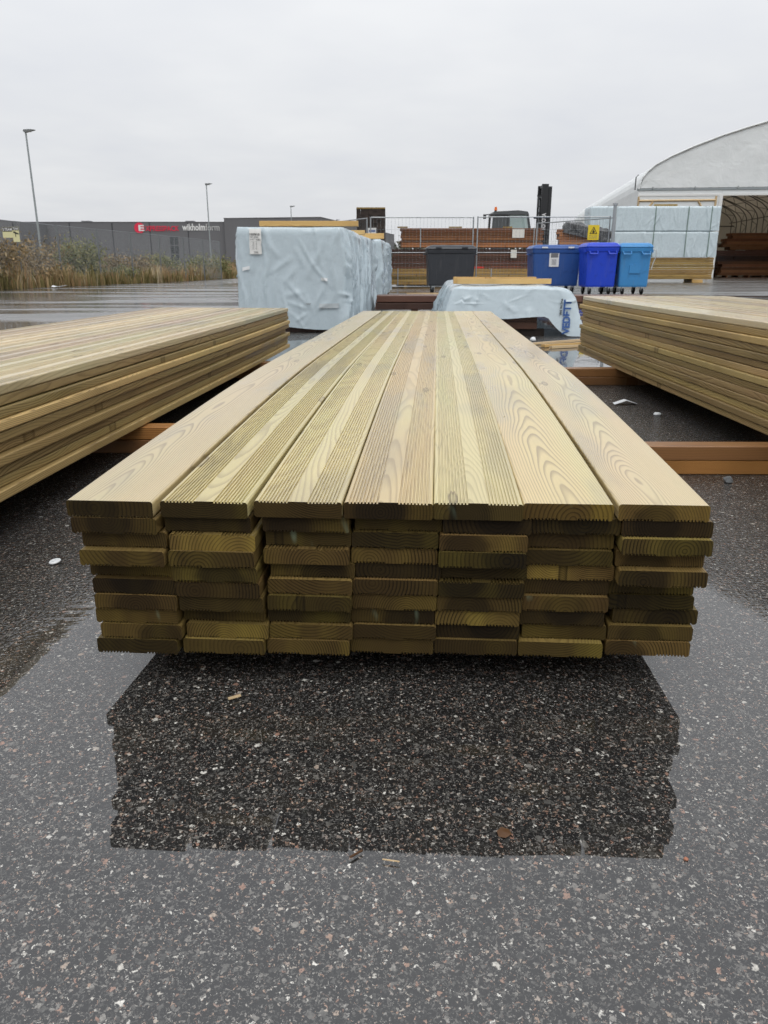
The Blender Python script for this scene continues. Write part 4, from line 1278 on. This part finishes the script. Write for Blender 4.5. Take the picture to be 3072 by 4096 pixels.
def guard_sign(loc, w, h, label, tx, head):
    e = empty('security_sign', loc, .05, label, 'sign', 'security signs on the chain-link fence')
    pl = MB().box(0, -.01, 0, w, 0, h).build('plate', 'sign_pale', e)
    MB().box(.005, -.014, h - head, w - .005, -.011, h - .005).build('header', 'black_ink', pl)
    q, fs = text_fit(tx, .02, w - .02, h - head * .85, h - head * .18, .02)
    mb = MB(); mb.add([(x, -.018, z) for x, z in q], fs); mb.build('print', 'white_print', pl)
    return e, pl
guard_sign((-12.72, 27.1, 1.65), .34, .33, 'wide pale security sign with black header, left one', 'S:TEAM', .14)
e, pl = guard_sign((-12.39, 27.1, 1.515), .215, .475, 'narrow pale security sign with a camera picture', 'TEAM', .11)
mb = MB(); mb.add([(.03, -.016, .29), (.165, -.016, .235), (.185, -.016, .275), (.05, -.016, .34)], [(0, 1, 2, 3)]); mb.box(.085, -.017, .16, .105, -.015, .265); mb.box(.18, -.017, .235, .2, -.015, .265)
mb.build('camera_picture', 'black_ink', pl)

# ------------------------------------------------------------------ vegetation on the left
def np_mesh(name, verts, faces_n, mat, tint):
    """triangles: verts (n*3,3)"""
    me = bpy.data.meshes.new(name)
    nv = len(verts)
    me.vertices.add(nv); me.vertices.foreach_set('co', verts.astype(np.float32).ravel())
    nf = nv // faces_n
    me.loops.add(nv); me.loops.foreach_set('vertex_index', np.arange(nv, dtype=np.int32))
    me.polygons.add(nf)
    me.polygons.foreach_set('loop_start', np.arange(0, nv, faces_n, dtype=np.int32))
    me.polygons.foreach_set('loop_total', np.full(nf, faces_n, dtype=np.int32))
    a = me.attributes.new('tint', 'FLOAT', 'POINT')
    a.data.foreach_set('value', tint.astype(np.float32))
    me.materials.append(MAT[mat])
    me.update(); me.validate()
    return me
nr = np.random.default_rng(11)
ex = np.array([p[0] for p in edge_pts]); ey = np.array([p[1] for p in edge_pts])
def edge_x(y): return np.interp(y, ey, ex)

def blades(n, ylo, yhi, dmax, hlo, hhi, tlo, thi, clump=.5, seed=0, wid=.022):
    r_ = np.random.default_rng(seed)
    nc = max(20, n // 60)
    cy = r_.uniform(ylo, yhi, nc); cd = r_.uniform(0, 1, nc) ** 1.3 * dmax; chh = r_.uniform(hlo, hhi, nc); ct = r_.uniform(tlo, thi, nc)
    i = r_.integers(0, nc, n)
    y = cy[i] + r_.normal(0, clump, n); x = edge_x(y) - np.abs(cd[i] + r_.normal(0, clump, n)) - .05
    h = chh[i] * r_.uniform(.55, 1.1, n)
    an = r_.uniform(0, 2 * np.pi, n); lean = r_.uniform(.05, .5, n) * h
    w = wid * r_.uniform(.6, 1.5, n)
    dx, dy = np.cos(an), np.sin(an)
    b = np.stack([x, y, np.zeros(n)], 1)
    p = np.stack([-dy, dx, np.zeros(n)], 1) * w[:, None]
    mid = b + np.stack([dx * lean * .35, dy * lean * .35, h * .6], 1)
    tip = b + np.stack([dx * lean, dy * lean, h], 1)
    V = np.stack([b - p, b + p, mid + p * .8, mid - p * .8, mid - p * .8, mid + p * .8, tip + p * .15, tip - p * .15], 1).reshape(-1, 3)
    tt = np.repeat(np.clip(ct[i] + r_.normal(0, .12, n), 0, 1), 8)
    return V, tt
Va, Ta = blades(16000, 18, 62, 3.2, .2, .6, .0, .65, .45, 1)
Vb, Tb = blades(4200, 24, 60, 2.0, .4, .95, .50, 1.0, .3, 2, .018)
Vc, Tc = blades(7000, 15, 75, 9.0, .3, .9, .0, .6, .8, 3, .03)
o = link('dry_grass', np_mesh('dry_grass', np.concatenate([Va, Vb, Vc]), 4, 'dry_grass', np.concatenate([Ta, Tb, Tc])))
tag(o, 'dry yellow and rust-brown grass along the yard edge', 'grass', kind='stuff')

def bush(loc, rx, ry, h, n, mat, label, seed, size=.07, name='bush', cat='bush', group='bushes along the fence'):
    r_ = np.random.default_rng(seed)
    h *= .86
    e = empty(name, loc, 0, label, cat, group)
    br = MB()
    tips = []
    for k in range(14):
        an = r_.uniform(0, 2 * np.pi); rad = r_.uniform(.2, 1.0); hh = h * r_.uniform(.55, 1.0) * (1 - .25 * rad)
        tip = (math.cos(an) * rx * rad, math.sin(an) * ry * rad, hh)
        br.tube([(tip[0] * .1, tip[1] * .1, 0), (tip[0] * .45, tip[1] * .45, hh * .55), tip], .03, 4, r1=.008, cap=False)
        tips.append(tip)
    br.build('branches', 'bark', e)
    tips = np.array(tips)
    i = r_.integers(0, len(tips), n)
    f = r_.uniform(.35, 1.08, n)[:, None]
    c = tips[i] * f + r_.normal(0, 1, (n, 3)) * np.array([rx, ry, h * .55]) * .20
    c[:, 2] = np.abs(c[:, 2])
    a = r_.normal(0, 1, (n, 3)); a /= np.linalg.norm(a, axis=1, keepdims=True)
    b = np.cross(a, r_.normal(0, 1, (n, 3))); b /= np.linalg.norm(b, axis=1, keepdims=True)
    s = (size * r_.uniform(.5, 1.4, n))[:, None]
    V = np.stack([c - a * s, c + b * s * .45, c + a * s, c - b * s * .45], 1).reshape(-1, 3)
    tt = np.repeat(np.clip(r_.normal(.45, .2, n) + (i % 5 - 2) * .07, 0, 1), 4)
    link('foliage', np_mesh('foliage', V, 4, mat, tt), e)
    return e
bush((-14.4, 27.8, 0), 1.9, 1.6, 2.3, 4500, 'brown_leaf', 'dark brown bush at the far left behind the security signs', 1)
bush((-14.3, 31.5, 0), 2.1, 1.8, 2.3, 5200, 'brown_leaf', 'broad brown bush around the foot of the tall lamp', 2)
bush((-13.4, 35.0, 0), 1.5, 1.7, 2.2, 4200, 'green_leaf', 'olive green bush right of the tall lamp', 3)
bush((-12.6, 39.5, 0), 1.4, 1.8, 1.55, 3600, 'brown_leaf', 'low brown bush behind the rust-coloured grass', 4)
bush((-12.1, 44.5, 0), 1.5, 1.9, 1.8, 3600, 'green_leaf', 'grey-green bush below the warehouse window', 5)
bush((-11.5, 49.5, 0), 1.0, 1.2, 1.7, 2200, 'green_leaf', 'pointed green bush below the white lettering', 6)
bush((-10.9, 52.0, 0), 1.0, 1.3, 1.75, 1900, 'green_leaf', 'green bush nearest the tall wrapped bundle', 7)
bush((-10.6, 60.0, 0), 2.5, 2.0, 1.6, 1800, 'brown_leaf', 'brown scrub before the taller warehouse wing', 8, .1)
bush((-17.5, 29.0, 0), 1.8, 1.8, 1.9, 2400, 'green_leaf', 'green bush beyond the fence at the picture edge', 9)
lowb = [(-11.9, 30.6, .8, 'brown_leaf', 'low rusty scrub beside the scrap of white sheeting'), (-11.4, 36.6, .75, 'green_leaf', 'low olive scrub before the rust-coloured grass'),
        (-10.9, 42.6, .8, 'brown_leaf', 'low tan scrub below the red lettering'), (-10.5, 47.2, .7, 'green_leaf', 'low green scrub at the edge of the far puddle'), (-12.7, 26.9, .9, 'brown_leaf', 'low brown scrub below the security signs')]
for k, (x, y, h_, mt, lab) in enumerate(lowb):
    bush((x - .9, y, 0), .8, 1.6, h_ * 1.2, 2200, mt, lab, 30 + k, .06)
bush((1.0, 62, 0), 2.2, 2.0, 3.0, 2500, 'far_tree', 'pale bare shrub seen through the wire fence left of the brown bundles', 10, .1)
# far hedge
r_ = np.random.default_rng(5)
n = 9000
x = r_.uniform(-300, 320, n); yy = 230 + r_.uniform(-8, 8, n)
hmax = 5.5 + 2.5 * np.sin(x * .06) + 1.8 * np.sin(x * .23 + 1)
c = np.stack([x, yy, r_.uniform(0, 1, n) * hmax], 1)
a = r_.normal(0, 1, (n, 3)); b = r_.normal(0, 1, (n, 3))
V = np.stack([c - a * .8, c + b * .6, c + a * .8, c - b * .6], 1).reshape(-1, 3)
o = link('far_trees', np_mesh('far_trees', V, 4, 'far_tree', np.repeat(r_.uniform(0, 1, n), 4)))
tag(o, 'distant belt of bare trees on the horizon', 'trees', kind='stuff')

# ------------------------------------------------------------------ loose bits on the ground
def stick(p0, p1, w, h, mat, name, label, cat, z=0.004, group=None):
    d = Vector((p1[0] - p0[0], p1[1] - p0[1], 0))
    mb = MB().prism_y([(-w / 2, 0), (w / 2, .0), (w / 2 * .9, h), (-w / 2 * .8, h * .9)], 0, d.length)
    o = mb.build(name, mat)
    o.location = (p0[0], p0[1], z)
    o.rotation_euler = (0, 0, math.atan2(d.y, d.x) - math.pi / 2)
    return tag(o, label, cat, group)
gs = 'splintered offcuts on the wet ground'
stick((1.2, 7.2), (2.0, 7.75), .05, .02, 'chip_wood', 'offcut', 'long thin offcut in front of the blue-printed cover', 'offcut', group=gs)
stick((1.45, 7.1), (2.1, 7.45), .06, .025, 'fresh_wood', 'offcut', 'yellow splinter lying across the puddle by the printed cover', 'offcut', group=gs)
stick((1.5, 7.0), (1.95, 7.2), .05, .02, 'chip_wood', 'offcut', 'short splinter nearest the middle stack by the puddle', 'offcut', group=gs)
o = MB().box(-.035, -.06, 0, .035, .06, .03, bev=.003).build('offcut', 'chip_wood')
o.location = (1.93, 7.28, .03); o.rotation_euler = (R(50), 0, .1); tag(o, 'small pale block leaning upright beside the splinters', 'offcut', gs)
stick((-.72, 5.95), (-.5, 6.05), .05, .015, 'chip_wood', 'offcut', 'small offcut by the far end of the left-hand stack', 'offcut', group=gs)
stick((-.62, 3.48), (-.54, 3.5), .05, .03, 'fresh_wood', 'offcut', 'orange wood end showing left of the middle stack', 'offcut', group=gs)
stick((-.262, 1.127), (-.243, 1.138), .006, .0025, 'chip_wood', 'wood_chip', 'pale wood chip on the dark reflection of the stack', 'chip')
stick((-.042, .765), (-.027, .777), .003, .0015, 'leaf_brown', 'twig', 'short dark twig left of the curved one in foreground', 'twig')
stick((-.002, .762), (.019, .758), .0016, .001, 'chip_wood', 'twig', 'thin curved splinter in the foreground puddle', 'twig')
mb = MB()
mb.add([(-.02, -.012, .004), (0, -.02, .008), (.022, -.004, .006), (.016, .016, .004), (-.006, .02, .009), (-.022, .008, .005), (0, 0, .011)],
       [(0, 1, 6), (1, 2, 6), (2, 3, 6), (3, 4, 6), (4, 5, 6), (5, 0, 6)])
o = mb.build('leaf', 'leaf_brown'); o.scale = (.42, .5, .4); o.location = (.155, .81, 0); tag(o, 'brown leaf at the lower edge of the dark reflection', 'leaf')
# folded scrap of paper
mb = MB()
mb.add([(-.075, -.05, .004), (0, -.055, .03), (.085, -.04, .004), (-.07, .03, .004), (.005, .028, .03), (.08, .04, .004)], [(0, 1, 4, 3), (1, 2, 5, 4)])
o = mb.build('paper_scrap', 'plastic_white'); o.scale = (.8, .7, .8); o.location = (1.285, 4.07, 0); tag(o, 'folded white scrap of paper between middle and right-hand stacks', 'paper')
def pebble(loc, r, mat, name, label, cat, sq=.6, seed=1):
    mb = MB()
    vs = []; S, Tn = 8, 5
    for j in range(Tn + 1):
        th = math.pi * j / Tn
        for k in range(S):
            ph = 2 * math.pi * k / S
            q = Vector((math.sin(th) * math.cos(ph), math.sin(th) * math.sin(ph), math.cos(th)))
            q *= r * (1 + .35 * fnoise(q.x * 1.6 + seed, q.y * 1.6, q.z * 1.6))
            vs.append((q.x, q.y, q.z * sq + r * sq * .7))
    fs = [(j * S + k, j * S + (k + 1) % S, (j + 1) * S + (k + 1) % S, (j + 1) * S + k) for j in range(Tn) for k in range(S)]
    mb.add(vs, fs)
    o = mb.build(name, mat, smooth=False); o.location = loc
    return tag(o, label, cat)
pebble((1.352, 3.745, 0), .018, 'plastic_white', 'plastic_bit', 'small white plastic bit behind the folded paper', 'litter', .5, 2)
pebble((1.167, 2.5, 0), .016, 'stone', 'pebble', 'grey pebble before the nearest right bearers', 'pebble', .8, 3)
pebble((.372, .766, 0), .003, 'orange_stone', 'pebble', 'small orange chip of stone right in the foreground', 'pebble', .6, 4)
pebble((1.48, 7.75, 0), .03, 'plastic_white', 'plastic_bit', 'white plastic bit under the low plastic cover', 'litter', .8, 6)
# plastic cap
mb = MB()
prof_c = [(0, .006), (.008, .0065), (.009, .009), (.012, .009), (.013, .006), (.026, .005), (.0285, .003), (.0285, .0)]
S = 24
vs = [(r_0 * math.cos(2 * math.pi * k / S), r_0 * math.sin(2 * math.pi * k / S), z) for r_0, z in prof_c for k in range(S)]
fs = [(j * S + k, j * S + (k + 1) % S, (j + 1) * S + (k + 1) % S, (j + 1) * S + k) for j in range(len(prof_c) - 1) for k in range(S)]
mb.add(vs, fs)
o = mb.build('plastic_disc', 'plastic_white', smooth=False); o.scale = (.5, .5, .6); o.location = (-.812, 1.758, .004); o.rotation_euler = (R(6), R(-8), 0)
tag(o, 'round white plastic disc on the asphalt left of the middle stack', 'plastic disc')
# planks by the bins
gl = 'loose pale planks lying by the bins'
stick((.75, 19.6), (3.2, 20.2), .12, .03, 'chip_wood', 'plank', 'lowest loose pale plank below the dark bin', 'plank', group=gl)
stick((.95, 19.9), (3.3, 20.5), .12, .03, 'chip_wood', 'plank', 'middle loose pale plank below the dark bin', 'plank', z=.036, group=gl)
stick((.6, 21.0), (3.0, 21.2), .12, .06, 'chip_wood', 'plank', 'rear loose pale plank below the dark bin', 'plank', group=gl)
beam('plank', 2.75, 3.6, 10.6, .05, .1, .075, 0, 'fresh_wood', 'lower yellow plank end left of the right-hand stack', 'plank', gl)
beam('plank', 2.70, 3.6, 10.6, .14, .1, .075, 0, 'fresh_wood', 'upper yellow plank end left of the right-hand stack', 'plank', gl)
beam('block', 2.95, 3.1, 10.55, 0, .1, .048, 0, 'dark_wood', 'dark block under the yellow plank ends', 'block')
o = MB().box(2.9, 10.52, .126, 3.1, 10.6, .139).build('block', 'dark_wood'); tag(o, 'thin dark spacer between the yellow plank ends', 'block')
mb = MB()
rq = random.Random(4)
vs = [(x * .35 + rq.uniform(-.05, .05), y * .25, .03 + rq.uniform(0, .14)) for y in range(3) for x in range(4)]
mb.add(vs, [(j * 4 + i, j * 4 + i + 1, (j + 1) * 4 + i + 1, (j + 1) * 4 + i) for j in range(2) for i in range(3)])
o = mb.build('plastic_sheet', 'plastic_white'); o.scale = (.55, .5, .6); o.location = (-12.1, 28.8, 0); tag(o, 'scrap of white sheeting at the edge of the grass', 'litter')
